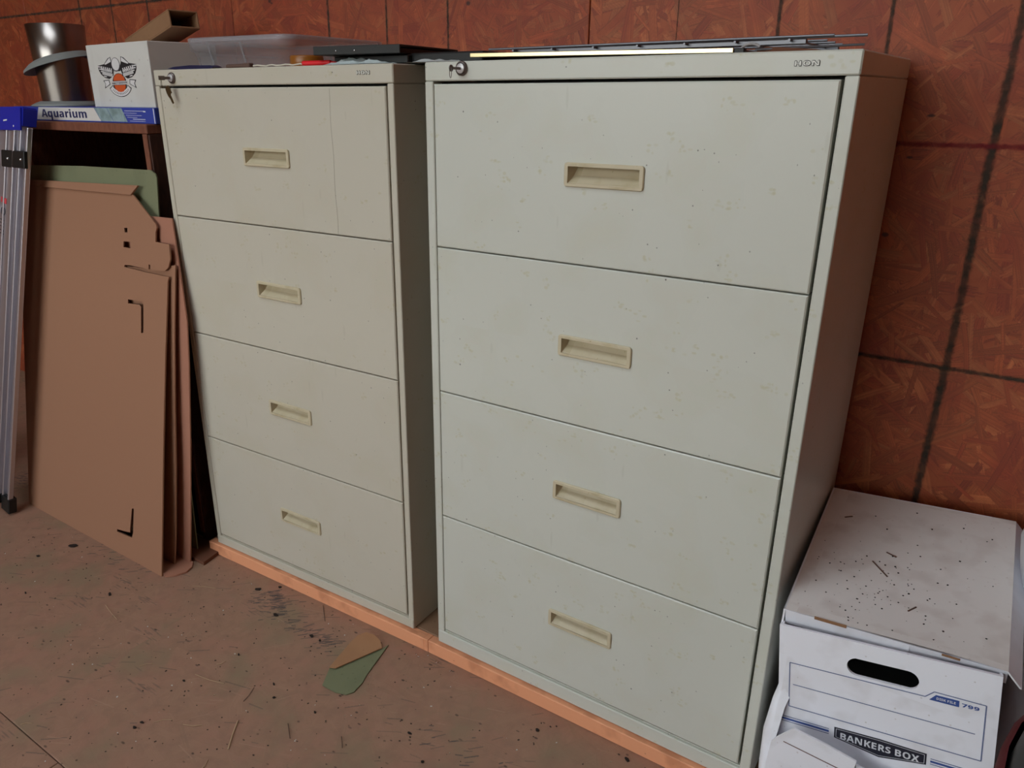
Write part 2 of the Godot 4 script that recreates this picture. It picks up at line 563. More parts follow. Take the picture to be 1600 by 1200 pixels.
func room():
	var WZ := -0.48
	# back wall: strand boards side by side, four feet wide
	var wall := Node3D.new()
	wall.name = "wall_back"
	add_child(wall)
	tag(wall, "orange-brown strand board back wall with dark marker lines", "", "", "structure")
	var xs := [-5.2, -3.562, -2.343, -1.124, 0.0965, 1.3155, 2.6]
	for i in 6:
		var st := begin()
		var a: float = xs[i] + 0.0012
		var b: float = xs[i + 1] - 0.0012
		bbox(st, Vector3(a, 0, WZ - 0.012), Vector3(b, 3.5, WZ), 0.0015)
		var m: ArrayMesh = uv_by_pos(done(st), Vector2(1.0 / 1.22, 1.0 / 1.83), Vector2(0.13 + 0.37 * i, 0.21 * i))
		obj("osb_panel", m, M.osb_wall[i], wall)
	obj("backing", boxm(Vector3(-5.2, 0, WZ - 0.10), Vector3(2.6, 3.5, WZ - 0.0125)), M.dark_gap, wall)
	# marker strokes every eight inches and two level ones
	var strokes := [[0.9165, 0.013, 0.95], [0.716, 0.007, 0.8], [0.512, 0.007, 0.8], [0.303, 0.002, 0.2], [-0.302, 0.006, 0.8], [-0.503, 0.006, 0.7], [-0.715, 0.008, 0.8], [-1.55, 0.008, 0.7], [-1.76, 0.007, 0.8], [-1.96, 0.008, 0.5]]
	for s in strokes:
		var st := begin()
		var w: float = s[1] * 1.6
		var n := 12
		for k in n:
			var y0 := 3.5 * k / n
			var y1 := 3.5 * (k + 1) / n
			var j0 := 0.002 * sin(k * 2.1 + s[0] * 9)
			var j1 := 0.002 * sin((k + 1) * 2.1 + s[0] * 9)
			poly(st, [Vector3(s[0] - w / 2 + j0, y0, WZ + 0.0006), Vector3(s[0] + w / 2 + j0, y0, WZ + 0.0006), Vector3(s[0] + w / 2 + j1, y1, WZ + 0.0006), Vector3(s[0] - w / 2 + j1, y1, WZ + 0.0006)], Vector3(s[0], y0, -1), [Vector2(0, y0), Vector2(1, y0), Vector2(1, y1), Vector2(0, y1)])
		obj("marker_line", done(st), M.ink, wall)
	for s in [[0.802, -5.0, 2.5, 0.013, M.ink], [1.605, -5.0, 2.5, 0.012, M.ink], [1.2235, 0.60, 2.5, 0.014, M.ink_red]]:
		var st := begin()
		var n := 24
		for k in n:
			var x0 := lerpf(s[1], s[2], float(k) / n)
			var x1 := lerpf(s[1], s[2], float(k + 1) / n)
			var y: float = s[0]
			var w: float = s[3]
			poly(st, [Vector3(x0, y - w / 2, WZ + 0.0009), Vector3(x1, y - w / 2, WZ + 0.0009), Vector3(x1, y + w / 2, WZ + 0.0009), Vector3(x0, y + w / 2, WZ + 0.0009)], Vector3(x0, y, -1), [Vector2(0, x0), Vector2(0, x1), Vector2(1, x1), Vector2(1, x0)])
		obj("marker_line", done(st), s[4], wall)
	# floor sheets
	var flo := Node3D.new()
	flo.name = "floor"
	add_child(flo)
	tag(flo, "dusty brown plywood floor scattered with chips", "", "", "structure")
	for r in [[-5.2, 2.6, -0.6, 0.7245], [-5.2, -0.4545, 0.7265, 5.6], [-0.4525, 2.6, 0.7265, 5.6]]:
		var m := boxm(Vector3(r[0], -0.02, r[2]), Vector3(r[1], 0.0, r[3]), 0.0012)
		obj("floor_panel", uv_top(m, 1.0 / 1.3, Vector2(0.1 + r[2], 0.33)), M.floor, flo)
	obj("subfloor", boxm(Vector3(-5.2, -0.12, -0.6), Vector3(2.6, -0.0205, 5.6)), M.dark_gap, flo)
	# the rest of the shed behind the camera, with its tall doorway to the daylight
	var rest := mat(Color(0.62, 0.42, 0.27), 0.8)
	var roofm := mat(Color(0.70, 0.60, 0.48), 0.85)
	var top := 3.5
	var fz := 5.6
	tag(obj("wall_left", boxm(Vector3(-5.3, 0, -0.6), Vector3(-5.2, top, fz + 0.1)), rest), "brown board side wall on the left", "", "", "structure")
	tag(obj("wall_right", boxm(Vector3(2.6, 0, -0.6), Vector3(2.7, top, fz + 0.1)), rest), "brown board side wall on the right", "", "", "structure")
	# ceiling with an unseen roof opening, added to light the box lid and floor
	var added_opening := [-1.3, 0.4, 1.0, 2.5]
	var sc := begin()
	bbox(sc, Vector3(-5.3, top, -0.6), Vector3(2.7, top + 0.1, added_opening[2]))
	bbox(sc, Vector3(-5.3, top, added_opening[3]), Vector3(2.7, top + 0.1, fz + 0.1))
	bbox(sc, Vector3(-5.3, top, added_opening[2]), Vector3(added_opening[0], top + 0.1, added_opening[3]))
	bbox(sc, Vector3(added_opening[1], top, added_opening[2]), Vector3(2.7, top + 0.1, added_opening[3]))
	tag(obj("ceiling", done(sc), roofm), "board ceiling with an added opening for light from above", "", "", "structure")
	var st := begin()
	var dx0 := -3.5
	var dx1 := 0.9
	var dy0 := 0.8
	var dy1 := 3.3
	bbox(st, Vector3(-5.3, 0, fz), Vector3(dx0, top, fz + 0.1))
	bbox(st, Vector3(dx1, 0, fz), Vector3(2.7, top, fz + 0.1))
	bbox(st, Vector3(dx0, dy1, fz), Vector3(dx1, top, fz + 0.1))
	bbox(st, Vector3(dx0, 0, fz), Vector3(dx1, dy0, fz + 0.1))  # sill added under the opening to dim light on the lower drawers
	tag(obj("wall_front", done(st), rest), "front wall with a wide open loading bay, its sill added to cut low light", "", "", "structure")
	tag(obj("ground", boxm(Vector3(-12, -0.3, fz + 0.1), Vector3(12, -0.1, 16)), mat(Color(0.42, 0.42, 0.36), 0.9)), "grassy ground outside the doorway", "", "", "structure")

func uv_by_pos(m: ArrayMesh, s: Vector2, off: Vector2) -> ArrayMesh:
	var ar := m.surface_get_arrays(0)
	var v: PackedVector3Array = ar[Mesh.ARRAY_VERTEX]
	var uv := PackedVector2Array()
	uv.resize(v.size())
	for i in v.size(): uv[i] = Vector2(v[i].x * s.x + v[i].z * s.x, -v[i].y * s.y) + off
	ar[Mesh.ARRAY_TEX_UV] = uv
	var o := ArrayMesh.new()
	o.add_surface_from_arrays(Mesh.PRIMITIVE_TRIANGLES, ar)
	return o

func uv_top(m: ArrayMesh, s: float, off: Vector2) -> ArrayMesh:
	var ar := m.surface_get_arrays(0)
	var v: PackedVector3Array = ar[Mesh.ARRAY_VERTEX]
	var uv := PackedVector2Array()
	uv.resize(v.size())
	for i in v.size(): uv[i] = Vector2(v[i].x * s, (v[i].z + v[i].y) * s) + off
	ar[Mesh.ARRAY_TEX_UV] = uv
	var o := ArrayMesh.new()
	o.add_surface_from_arrays(Mesh.PRIMITIVE_TRIANGLES, ar)
	return o

func platform():
	var t := thing("cabinet_platform", "low orange pine timber base under both filing cabinets, with a joint in its front edge", "platform", Vector3(-0.03, 0, 0))
	obj("fascia", boxm(Vector3(-0.83, 0.0, -0.012), Vector3(-0.006, 0.037, 0.0135), 0.002), M.pine, t, Transform3D(Basis(Vector3.UP, 0.022), Vector3.ZERO))
	obj("fascia", boxm(Vector3(0.0065, 0.0, -0.012), Vector3(0.80, 0.037, 0.0135), 0.002), M.pine, t, Transform3D(Basis(Vector3.UP, 0.0), Vector3.ZERO))
	obj("splice_block", boxm(Vector3(-0.012, 0.0, -0.012), Vector3(0.0055, 0.0365, 0.0125), 0.001), M.pine, t)
	obj("deck", boxm(Vector3(-0.82, 0.0, -0.44), Vector3(0.80, 0.037, -0.0125), 0.002), M.deck, t)

# ------------------------------------------------------------------ filing cabinets
func make_pull(parent: Node3D, cx: float, cy: float, z: float):
	var st := begin()
	var w := 0.1495; var h := 0.0415
	var outer := rrect(w, h, 0.006, 4, Vector2(cx, cy))
	var iw := 0.134; var ih := 0.0285
	var inner := [Vector2(cx - iw / 2, cy - ih / 2), Vector2(cx + iw / 2, cy - ih / 2), Vector2(cx + iw / 2, cy + ih / 2), Vector2(cx - iw / 2, cy + ih / 2)]
	plate(st, outer, inner, Vector2(cx, cy), z, z + 0.0042, 0.0016)
	var zf := z + 0.003
	var zb := z - 0.024
	var l := cx - iw / 2; var r := cx + iw / 2; var b := cy - ih / 2; var t := cy + ih / 2
	var front := Vector3(cx, cy, z + 1.0)
	# sloping scoop: deep at the top, running out at the bottom lip
	var A := Vector3(l, b, zf - 0.001); var B := Vector3(r, b, zf - 0.001)
	var m0 := Vector3(l + 0.004, b + 0.012, z - 0.013); var m1 := Vector3(r - 0.004, b + 0.012, z - 0.013)
	var C := Vector3(l + 0.007, t, zb); var D := Vector3(r - 0.007, t, zb)
	var E := Vector3(l, t, zf); var F := Vector3(r, t, zf)
	var beh := Vector3(cx, cy - 1.0, z - 1.0)
	poly(st, [A, B, m1, m0], beh); poly(st, [m0, m1, D, C], beh)
	poly(st, [C, D, F, E], Vector3(cx, t + 1.0, z))
	poly(st, [A, m0, C, E], Vector3(l - 1.0, cy, z)); poly(st, [B, m1, D, F], Vector3(r + 1.0, cy, z))
	obj("pull", done(st), M.pull, parent)

func make_cabinet(label: String, W: float, post: float, seams: Array, pulls: Array, at: Vector3, turn: float, paint: Material, lock_x: float, lock_y: float, badge: Array, run_mark: bool) -> Node3D:
	var H := 1.3335
	var D := 0.457
	var t := thing("filing_cabinet", label, "filing cabinet", at, turn, "four-drawer lateral filing cabinets")
	var x0 := -W / 2
	var x1 := W / 2
	var top: float = seams[0]
	var st := begin()
	for q in [[x0, x0 + post], [x1 - post, x1]]:
		obj("side_panel", boxm(Vector3(q[0], 0.0, -D), Vector3(q[1], top - 0.0006, 0), 0.0016), paint, t)
	obj("back_panel", boxm(Vector3(x0 + post, 0.0, -D), Vector3(x1 - post, top - 0.0006, -D + 0.01), 0.001), paint, t)
	st = begin()
	bbox(st, Vector3(x0 + post, 0.02, -0.034), Vector3(x1 - post, top - 0.002, -0.028), 0.0005)
	obj("added_backing", done(st), M.dark_gap, t)  # dark sheet added behind the drawers; its colour stands in for seam shade
	obj("top_cap", boxm(Vector3(x0, top, -D), Vector3(x1, H, 0.0), 0.0022), paint, t)
	# base rail and its little ledge
	obj("base_rail", boxm(Vector3(x0 + 0.0005, 0.0005, -0.02), Vector3(x1 - 0.0005, seams[4] - 0.008, 0.0012), 0.0016), paint, t)
	obj("ledge", boxm(Vector3(x0 + post, seams[4] - 0.0075, -0.028), Vector3(x1 - post, seams[4] - 0.004, -0.004), 0.0008), paint, t)
	for k in 4:
		var hi: float = seams[k] - (0.0052 if k == 0 else 0.0013)
		var lo: float = seams[k + 1] + (0.0012 if k < 3 else 0.0002)
		var l := x0 + post + 0.0016
		var r := x1 - post - 0.0048
		var cx: float = pulls[0]
		var cy: float = pulls[k + 1]
		st = begin()
		var out := [Vector2(l, lo), Vector2(r, lo), Vector2(r, hi), Vector2(l, hi)]
		var hole := [Vector2(cx - 0.0725, cy - 0.0185), Vector2(cx + 0.0725, cy - 0.0185), Vector2(cx + 0.0725, cy + 0.0185), Vector2(cx - 0.0725, cy + 0.0185)]
		plate(st, out, hole, Vector2(cx, cy), -0.022, 0.0, 0.0022)
		var d := obj("drawer", done(st), paint, t)
		make_pull(d, cx, cy, 0.0)
		if run_mark and k == 0:
			st = begin()
			var pts := []
			for q in 12: pts.append(Vector3(W / 2 - 0.1715 + 0.0012 * sin(q * 1.3), lerpf(lo + 0.002, hi - 0.003, q / 11.0), 0.0))
			tube(st, pts, 0.0005, 6)
			var rm := obj("paint_run", done(st), mat(Color(0.62, 0.58, 0.52), 0.5), d)
			tag(rm, "thin grey run mark down the drawer front")
	# lock
	st = begin()
	var lx := Transform3D(Basis(Vector3.RIGHT, PI / 2), Vector3(lock_x, lock_y, 0.0))
	lathe(st, [Vector2(0.0128, 0), Vector2(0.0128, 0.003), Vector2(0.0112, 0.0052), Vector2(0.0098, 0.0056), Vector2(0.0092, 0.0046), Vector2(0.0001, 0.0046)], 28, lx)
	var lk := obj("lock", done(st), M.dull_metal, t)
	st = begin()
	lathe(st, [Vector2(0.0088, 0.004), Vector2(0.0088, 0.0062), Vector2(0.0080, 0.0068), Vector2(0.0001, 0.0068)], 24, lx)
	obj("cylinder", done(st), M.steel, lk)
	# raised maker's badge on the cap
	st = begin()
	var bx: float = badge[0]; var by: float = badge[1]
	for o in [Vector2(-0.0006, 0), Vector2(0.0006, 0), Vector2(0, 0.0006), Vector2(0, -0.0006), Vector2(0.0008, -0.0006)]:
		letters(st, "HON", "Droid Sans", 0.0335, 0.0068, 0.0006, Transform3D(Basis.IDENTITY, Vector3(bx + o.x, by + o.y, 0.0001)), 700)
	var bd := obj("badge", st.commit(), M.letter_dark, t)
	st = begin()
	letters(st, "HON", "Droid Sans", 0.0330, 0.0062, 0.0012, Transform3D(Basis.IDENTITY, Vector3(bx, by, 0.0001)), 700)
	obj("badge_face", st.commit(), M.letter_light, bd)
	return t

func cabinets():
	var B := 0.038
	make_cabinet("pale grey-green steel four-drawer filing cabinet, the nearer right one beside the white storage boxes", 0.762, 0.0192,
		[1.2999, 0.9865, 0.6723, 0.3636, 0.0438], [0.383 - 0.381, 1.1445, 0.831, 0.5222, 0.2096],
		Vector3(0.381, B, 0), 0.0, M.paint_right, 0.0877 - 0.381, 1.3209, [0.690 - 0.381, 1.3168], false)
	var u := Vector3(cos(0.0276), 0, -sin(0.0276))
	make_cabinet("beige steel four-drawer filing cabinet, the left one next to the leaning cardboard", 0.749, 0.016,
		[1.2972, 0.984, 0.6707, 0.3583, 0.0352], [0.3745 - 0.378, 1.142, 0.8275, 0.513, 0.193],
		Vector3(-0.0789, B, 0) - u * 0.3745, 0.0276, M.paint_left, 0.3745 - 0.6788, 1.3147, [0.3745 - 0.0757, 1.3178], true)
	# keys
	var k := thing("key", "small dark key with a wire ring, standing in the lock of the right cabinet", "key", Vector3(0.0877, 1.3589, 0.0068))
	var st := begin()
	bbox(st, Vector3(-0.0012, -0.0022, 0), Vector3(0.0012, 0.0022, 0.022), 0.0004)
	obj("blade", done(st), M.dull_metal, k)
	st = begin()
	lathe(st, [Vector2(0.0001, -0.0009), Vector2(0.0058, -0.0009), Vector2(0.0058, 0.0009), Vector2(0.0001, 0.0009)], 18, Transform3D(Basis(Vector3.BACK, PI / 2), Vector3(0, 0, 0.027)))
	obj("bow", done(st), M.dull_metal, k)
	st = begin()
	var ring := []
	for q in 20: ring.append(Vector3(0.0045 * sin(TAU * q / 20.0), -0.0075 + 0.0088 * cos(TAU * q / 20.0), 0.029 + 0.003 * sin(TAU * q / 20.0)))
	tube(st, ring, 0.0006, 6, true)
	obj("ring", done(st), M.dull_metal, k)
	# the pair of keys on the left cabinet
	var lp := Vector3(-0.0789, 1.3527, 0) - u * 0.6788
	var p := thing("key_pair", "pair of ringed keys at the left cabinet lock, one of them hanging down", "key", lp + Vector3(0, 0, 0.0068), 0.0276)
	st = begin()
	bbox(st, Vector3(-0.0011, -0.003, 0), Vector3(0.0011, 0.003, 0.014), 0.0004)
	bbox(st, Vector3(-0.0012, -0.0048, 0.014), Vector3(0.0012, 0.0048, 0.031), 0.001)
	obj("key", done(st), M.dull_metal, p)
	st = begin()
	ring = []
	for q in 20: ring.append(Vector3(0.0105 * sin(TAU * q / 20.0) * 0.35, -0.011 + 0.0115 * cos(TAU * q / 20.0), 0.025 + 0.004 * sin(TAU * q / 20.0)))
	tube(st, ring, 0.0006, 6, true)
	obj("ring", done(st), M.brass_key, p)
	st = begin()
	slab(st, [Vector2(-0.008, -0.002), Vector2(-0.004, 0.003), Vector2(0.004, 0.004), Vector2(0.009, -0.001), Vector2(0.010, -0.008), Vector2(0.012, -0.013), Vector2(0.007, -0.015), Vector2(0.006, -0.018), Vector2(0.010, -0.028), Vector2(0.012, -0.036), Vector2(0.009, -0.038), Vector2(0.006, -0.034), Vector2(0.003, -0.026), Vector2(-0.002, -0.020), Vector2(-0.006, -0.012)], -0.0009, 0.0009)
	obj("key", done(st), M.brass_key, p, Transform3D(Basis(Vector3.BACK, 0.12), Vector3(0.003, -0.0215, 0.012)))

# ------------------------------------------------------------------ storage boxes on the right
func boxes():
	# lower box, crushed, its torn front panel springing forward
	var lo := thing("storage_box", "crushed white cardboard storage box at the bottom of the stack, with a torn front panel", "box", Vector3(0.95, 0, -0.15), 0.03)
	var st := begin()
	var rings := []
	for e in [[0.0, 0.315, 0.42, 0.0], [0.14, 0.322, 0.425, 0.0], [0.198, 0.30, 0.40, 0.0]]:
		var ring := []
		for q in rrect(e[1], e[2], 0.012, 3): ring.append(Vector3(q.x, e[0] + (0.014 * q.x / 0.15 if e[0] > 0.19 else 0.0), q.y))
		rings.append(ring)
	loft(st, rings, false, true, true)
	obj("body", done(st), M.white_card, lo)
	# torn panel, a bent sheet standing before the upper box
	st = begin()
	var o := Vector3(-0.95, 0, 0.15)
	var fl := [Vector2(0.8361, 0.2966), Vector2(0.8884, 0.2915), Vector2(0.9372, 0.283), Vector2(0.9365, 0.2688), Vector2(0.9413, 0.2507), Vector2(0.946, 0.10), Vector2(0.80, 0.06), Vector2(0.8015, 0.2), Vector2(0.8047, 0.2501), Vector2(0.8117, 0.2629)]
	slab(st, fl, 0.082, 0.086, Transform3D(Basis.IDENTITY, o))
	var pn := obj("torn_panel", done(st), M.white_card, lo, Transform3D(Basis(Vector3.UP, -0.03), Vector3.ZERO))
	st = begin()
	slab(st, [Vector2(0.946, 0.10), Vector2(0.9413, 0.2507), Vector2(0.9367, 0.2688), Vector2(1.0, 0.262), Vector2(1.10, 0.268), Vector2(1.11, 0.06), Vector2(0.946, 0.06)], 0.074, 0.078, Transform3D(Basis.IDENTITY, o))
	obj("front_panel", done(st), M.white_card, lo, Transform3D(Basis(Vector3.UP, -0.03), Vector3.ZERO))
	st = begin()
	for s in [[0.824, 0.262, 0.905, 0.2555], [0.905, 0.2555, 0.935, 0.2535]]:
		bar(st, Vector3(s[0], s[1], 0.0863) + o, Vector3(s[2], s[3], 0.0863) + o, Vector3.UP, 0.0018, 0.0004, 0.0001)
	obj("printed_line", done(st), mat(Color(0.42, 0.30, 0.30), 0.7), pn)
	# the left lid edge, pushed out and curling
	st = begin()
	rings = []
	for e in [[0.345, 0.797, 0.02, 0.010], [0.31, 0.786, 0.045, 0.014], [0.25, 0.781, 0.06, 0.015], [0.18, 0.7835, 0.066, 0.013], [0.10, 0.788, 0.066, 0.012]]:
		rings.append([Vector3(e[1], e[0], e[2] - 0.30) + o, Vector3(e[1] + 0.003, e[0], e[2] - 0.002) + o, Vector3(e[1] + e[3], e[0] - 0.004, e[2] + 0.012) + o, Vector3(e[1] + e[3] + 0.012, e[0] - 0.008, e[2] + 0.006) + o, Vector3(e[1] + e[3], e[0] - 0.002, e[2] - 0.01) + o, Vector3(e[1] + 0.008, e[0], e[2] - 0.30) + o])
	loft(st, rings, true, true, true)
	obj("lid_edge", done(st), M.white_card, lo, Transform3D(Basis(Vector3.UP, -0.03), Vector3.ZERO))

	# upper box: the front face holds the print; origin at the front top left corner, turned as it leans
	var R := Basis(Vector3(0.9923, 0.1196, -0.0317), Vector3(-0.1204, 0.9923, -0.0276), Vector3(0.0281, 0.0312, 0.9991)).orthonormalized()
	var fo := Vector3(0.7795, 0.4555, 0.0357)
	var up := thing("storage_box", "white cardboard storage box with blue-printed front and oval hand hole, on top of the stack", "box")
	up.transform = Transform3D(R, fo)
	var W := 0.320
	var Hh := 0.238
	st = begin()
	# front panel with its stadium-shaped hole
	var hole := []
	var hc := Vector2(0.1600, -0.0465)
	for k in 24:
		var a := TAU * k / 24.0
		hole.append(hc + Vector2((0.036 if cos(a) > 0 else -0.036) + cos(a) * 0.0165, sin(a) * 0.0165))
	plate(st, [Vector2(0, -Hh), Vector2(W, -Hh), Vector2(W, 0.0), Vector2(0, 0)], hole, hc, -0.005, 0.0, 0.0)
	bbox(st, Vector3(0, -Hh, -0.40), Vector3(0.005, -0.004, -0.005), 0.001)
	bbox(st, Vector3(W - 0.005, -Hh, -0.40), Vector3(W, -0.004, -0.005), 0.001)
	bbox(st, Vector3(0.005, -Hh, -0.40), Vector3(W - 0.005, -0.004, -0.395), 0.001)
	bbox(st, Vector3(0.005, -Hh, -0.395), Vector3(W - 0.005, -Hh + 0.006, -0.005), 0.001)
	obj("body", done(st), M.white_card, up)
	st = begin()
	bbox(st, Vector3(0.008, -Hh + 0.008, -0.385), Vector3(W - 0.008, -0.085, -0.02), 0.002)  # plain dark block inside the box, its top below the hand hole
	tag(obj("dark_fill", done(st), M.black_soft, up), "dark block inside, behind the hand hole")
	# print: frame, writing lines, tab, stripes
	var z := 0.0005
	st = begin()
	var ln := func(a: Vector2, b: Vector2, w: float, m: Material, called: String, par: Node):
		var q := begin()
		bar(q, Vector3(a.x, a.y, z), Vector3(b.x, b.y, z), Vector3(0, 0, 1).cross(Vector3(b.x - a.x, b.y - a.y, 0)), w, 0.0006, 0.0001)
		obj(called, done(q), m, par)
	var fx0 := 0.0180; var fx1 := 0.3030; var fy0 := -0.1585; var fy1 := -0.0700
	for q in [[fx0, fy0, fx0, fy1, 0.0015], [fx0, fy1, 0.222, fy1 + 0.002, 0.0015], [0.222, fy1 + 0.002, 0.234, fy1 + 0.0145, 0.0015], [0.234, fy1 + 0.0145, fx1, fy1 + 0.013, 0.0015],
			[fx1, fy1 + 0.013, fx1, fy0, 0.0018], [fx0, fy0, fx1, fy0, 0.0015], [fx0 + 0.006, -0.1125, fx1 - 0.011, -0.1125, 0.0013],
			[0.004, -0.1815, 0.084, -0.1815, 0.0012], [0.236, -0.1815, 0.316, -0.1815, 0.0012], [0.004, -0.1915, 0.084, -0.1915, 0.0012], [0.236, -0.1915, 0.316, -0.1915, 0.0012]]:
		ln.call(Vector2(q[0], q[1]), Vector2(q[2], q[3]), q[4], M.print_blue, "printed_line", up)
	ln.call(Vector2(0.004, -0.1865), Vector2(0.084, -0.1865), 0.0035, M.print_deep, "printed_line", up)
	ln.call(Vector2(0.236, -0.1865), Vector2(0.316, -0.1865), 0.0035, M.print_deep, "printed_line", up)
	st = begin()
	slab(st, [Vector2(0.228, -0.0715), Vector2(0.268, -0.0715), Vector2(0.268, -0.0605), Vector2(0.2365, -0.0605)], 0.0002, 0.0008)
	var tab := obj("printed_tab", done(st), M.print_deep, up)
	st = begin()
	letters(st, "DISK FILE", "Droid Sans", 0.026, 0.0042, 0.0004, Transform3D(Basis.IDENTITY, Vector3(0.2505, -0.066, 0.0007)), 700)
	obj("tab_lettering", st.commit(), M.print_white, tab)
	st = begin()
	letters(st, "799", "Droid Sans", 0.023, 0.0062, 0.0005, Transform3D(Basis.IDENTITY, Vector3(0.283, -0.0665, 0.0002)), 700)
	obj("printed_number", st.commit(), M.print_deep, up)
	st = begin()
	slab(st, [Vector2(0.0925, -0.1955), Vector2(0.1615, -0.2085), Vector2(0.2305, -0.1955), Vector2(0.2305, -0.1745), Vector2(0.1615, -0.1725), Vector2(0.0925, -0.1745)], 0.0002, 0.0006)
	var logo := obj("logo_plate", done(st), M.print_navy, up)
	st = begin()
	letters(st, "BANKERS BOX", "Droid Sans", 0.118, 0.0125, 0.0005, Transform3D(Basis.IDENTITY, Vector3(0.1615, -0.1885, 0.0010)), 700)
	obj("lettering", st.commit(), M.print_white, logo)
	st = begin()
	var lp := [Vector2(0.0955, -0.1935), Vector2(0.1615, -0.2055), Vector2(0.2275, -0.1935), Vector2(0.2275, -0.1772), Vector2(0.1615, -0.1754), Vector2(0.0955, -0.1772)]
	for k in 6:
		ln.call(lp[k], lp[(k + 1) % 6], 0.0007, M.print_white, "logo_outline", logo)

	# its lid: part of the same box
	var lid_xf := Transform3D(Basis(Vector3(0.9974, 0.0684, -0.0218), Vector3(-0.0659, 0.9927, 0.1006), Vector3(0.0285, -0.0989, 0.9947)).orthonormalized(), Vector3(0.9345, 0.5113, -0.1966))
	var rel := up.transform.affine_inverse() * lid_xf
	st = begin()
	var lw := 0.162; var ld := 0.2152
	# top, slightly dished, as a small grid
	var g := func(u: float, v: float) -> Vector3: return Vector3(lerpf(-lw, lw, u), 0.0 - 0.006 * sin(PI * u) * sin(PI * v) - 0.004 * smoothstep(0.8, 1.0, u) * smoothstep(0.7, 1.0, v), lerpf(-ld, ld, v))
	st.set_smooth_group(0)
	for i in 8:
		for j in 8:
			poly(st, [g.call(i / 8.0, j / 8.0), g.call((i + 1) / 8.0, j / 8.0), g.call((i + 1) / 8.0, (j + 1) / 8.0), g.call(i / 8.0, (j + 1) / 8.0)], Vector3(0, -2, 0))
	st.set_smooth_group(-1)
	bbox(st, Vector3(-lw + 0.004, -0.013, -ld + 0.004), Vector3(lw - 0.004, -0.009, ld - 0.004), 0.001)
	var lid := obj("lid", done(st), M.white_dusty, up, rel)
	# drop flaps: front one tucked in, right one flared, left and back
	st = begin()
	var F := func(a: Vector3, b: Vector3, drop: Vector3, th: Vector3):
		loft(st, [[a, b, b + th, a + th], [a + drop, b + drop, b + drop + th, a + drop + th]], false, true, true)
	F.call(Vector3(-lw + 0.002, -0.0005, ld), Vector3(0.03, -0.0045, ld), Vector3(0.001, -0.034, -0.006), Vector3(0, 0, -0.003))
	F.call(Vector3(0.03, -0.0045, ld), Vector3(lw, -0.004, ld - 0.001), Vector3(0.0, -0.032, -0.010), Vector3(0, 0, -0.003))
	F.call(Vector3(lw, -0.001, -ld), Vector3(lw, -0.004, ld), Vector3(0.020, -0.026, 0.0), Vector3(-0.003, 0, 0))
	F.call(Vector3(-lw, 0, -ld), Vector3(-lw, 0, ld), Vector3(-0.004, -0.045, 0.0), Vector3(0.003, 0, 0))
	F.call(Vector3(-lw, 0, -ld), Vector3(lw, 0, -ld), Vector3(0, -0.05, -0.004), Vector3(0, 0, 0.003))
	obj("flap", done(st), M.white_card, lid)
	for q in [[-0.112, -0.062, -0.001, 0.006], [0.075, 0.10, -0.005, 0.004]]:
		st = begin()
		bar(st, Vector3(q[0], q[2], ld + 0.0006), Vector3(q[1], q[2] - 0.001, ld + 0.0006), Vector3.UP, q[3], 0.002, 0.0006)
		tag(obj("lock_slot", done(st), M.kraft, lid), "brown raw edge of a lid slot")

	# litter lying on the lid
	var r := RandomNumberGenerator.new()
	r.seed = 91
	st = begin()
	for k in 120:
		var near := r.randf() < 0.75
		var x := clampf(r.randfn(-0.035, 0.05), -0.14, 0.14) if near else r.randf_range(-0.14, 0.14)
		var zz := clampf(r.randfn(0.09, 0.06), -0.2, 0.2) if near else r.randf_range(-0.19, 0.2)
		var p := Vector3(x, g.call((x + lw) / (2 * lw), (zz + ld) / (2 * ld)).y, zz)
		var s := r.randf_range(0.0004, 0.0012)
		bbox(st, Vector3(-s * r.randf_range(1, 2), 0.0, -s), Vector3(s, s * 0.9, s * r.randf_range(1, 2)), 0.0003, Transform3D(Basis(Vector3.UP, r.randf() * TAU), p))
	var cr := obj("crumbs", done(st), M.dark_bit, null, lid_xf)
	tag(cr, "scatter of dark crumbs on the lid of the upper white storage box", "debris", "", "stuff")
	for k in [[-0.038, 0.03, 0.024, 0.9, "longest brown wood sliver lying on the white box lid"], [-0.026, -0.022, 0.010, 0.5, "short brown wood sliver on the white box lid, behind the longest one"], [0.024, 0.125, 0.010, -1.0, "dark wood sliver on the white box lid, nearest its front edge"], [-0.115, -0.115, 0.008, -0.6, "small dark chip at the back left of the white box lid"]]:
		st = begin()
		bbox(st, Vector3(-k[2], 0.0, -0.0013), Vector3(k[2], 0.0016, 0.0013), 0.0005)
		var px: float = k[0]; var pz: float = k[1]
		var sl := obj("wood_sliver", done(st), M.brown, null, lid_xf * Transform3D(Basis(Vector3.UP, -k[3]), Vector3(px, g.call((px + lw) / (2 * lw), (pz + ld) / (2 * ld)).y, pz)))
		tag(sl, k[4], "wood sliver")

	# white sack standing right of the boxes
	st = begin()
	lathe(st, [Vector2(0.001, 0.0), Vector2(0.14, 0.002), Vector2(0.165, 0.05), Vector2(0.165, 0.3), Vector2(0.168, 0.46), Vector2(0.182, 0.54), Vector2(0.190, 0.585), Vector2(0.183, 0.64), Vector2(0.14, 0.71), Vector2(0.07, 0.75), Vector2(0.03, 0.78), Vector2(0.001, 0.785)], 36, Transform3D.IDENTITY, 0.012)
	tag(obj("sack", done(st), M.sack, null, Transform3D(Basis.IDENTITY, Vector3(1.283, 0, -0.28))), "round white plastic sack at the right edge of the picture, behind the storage boxes", "sack")
	# dark bag close to the camera
	var bg := thing("bag", "black and maroon cloth bag in the lower right corner, before the storage boxes", "bag", Vector3(1.325, 0, 0.5))
	st = begin()
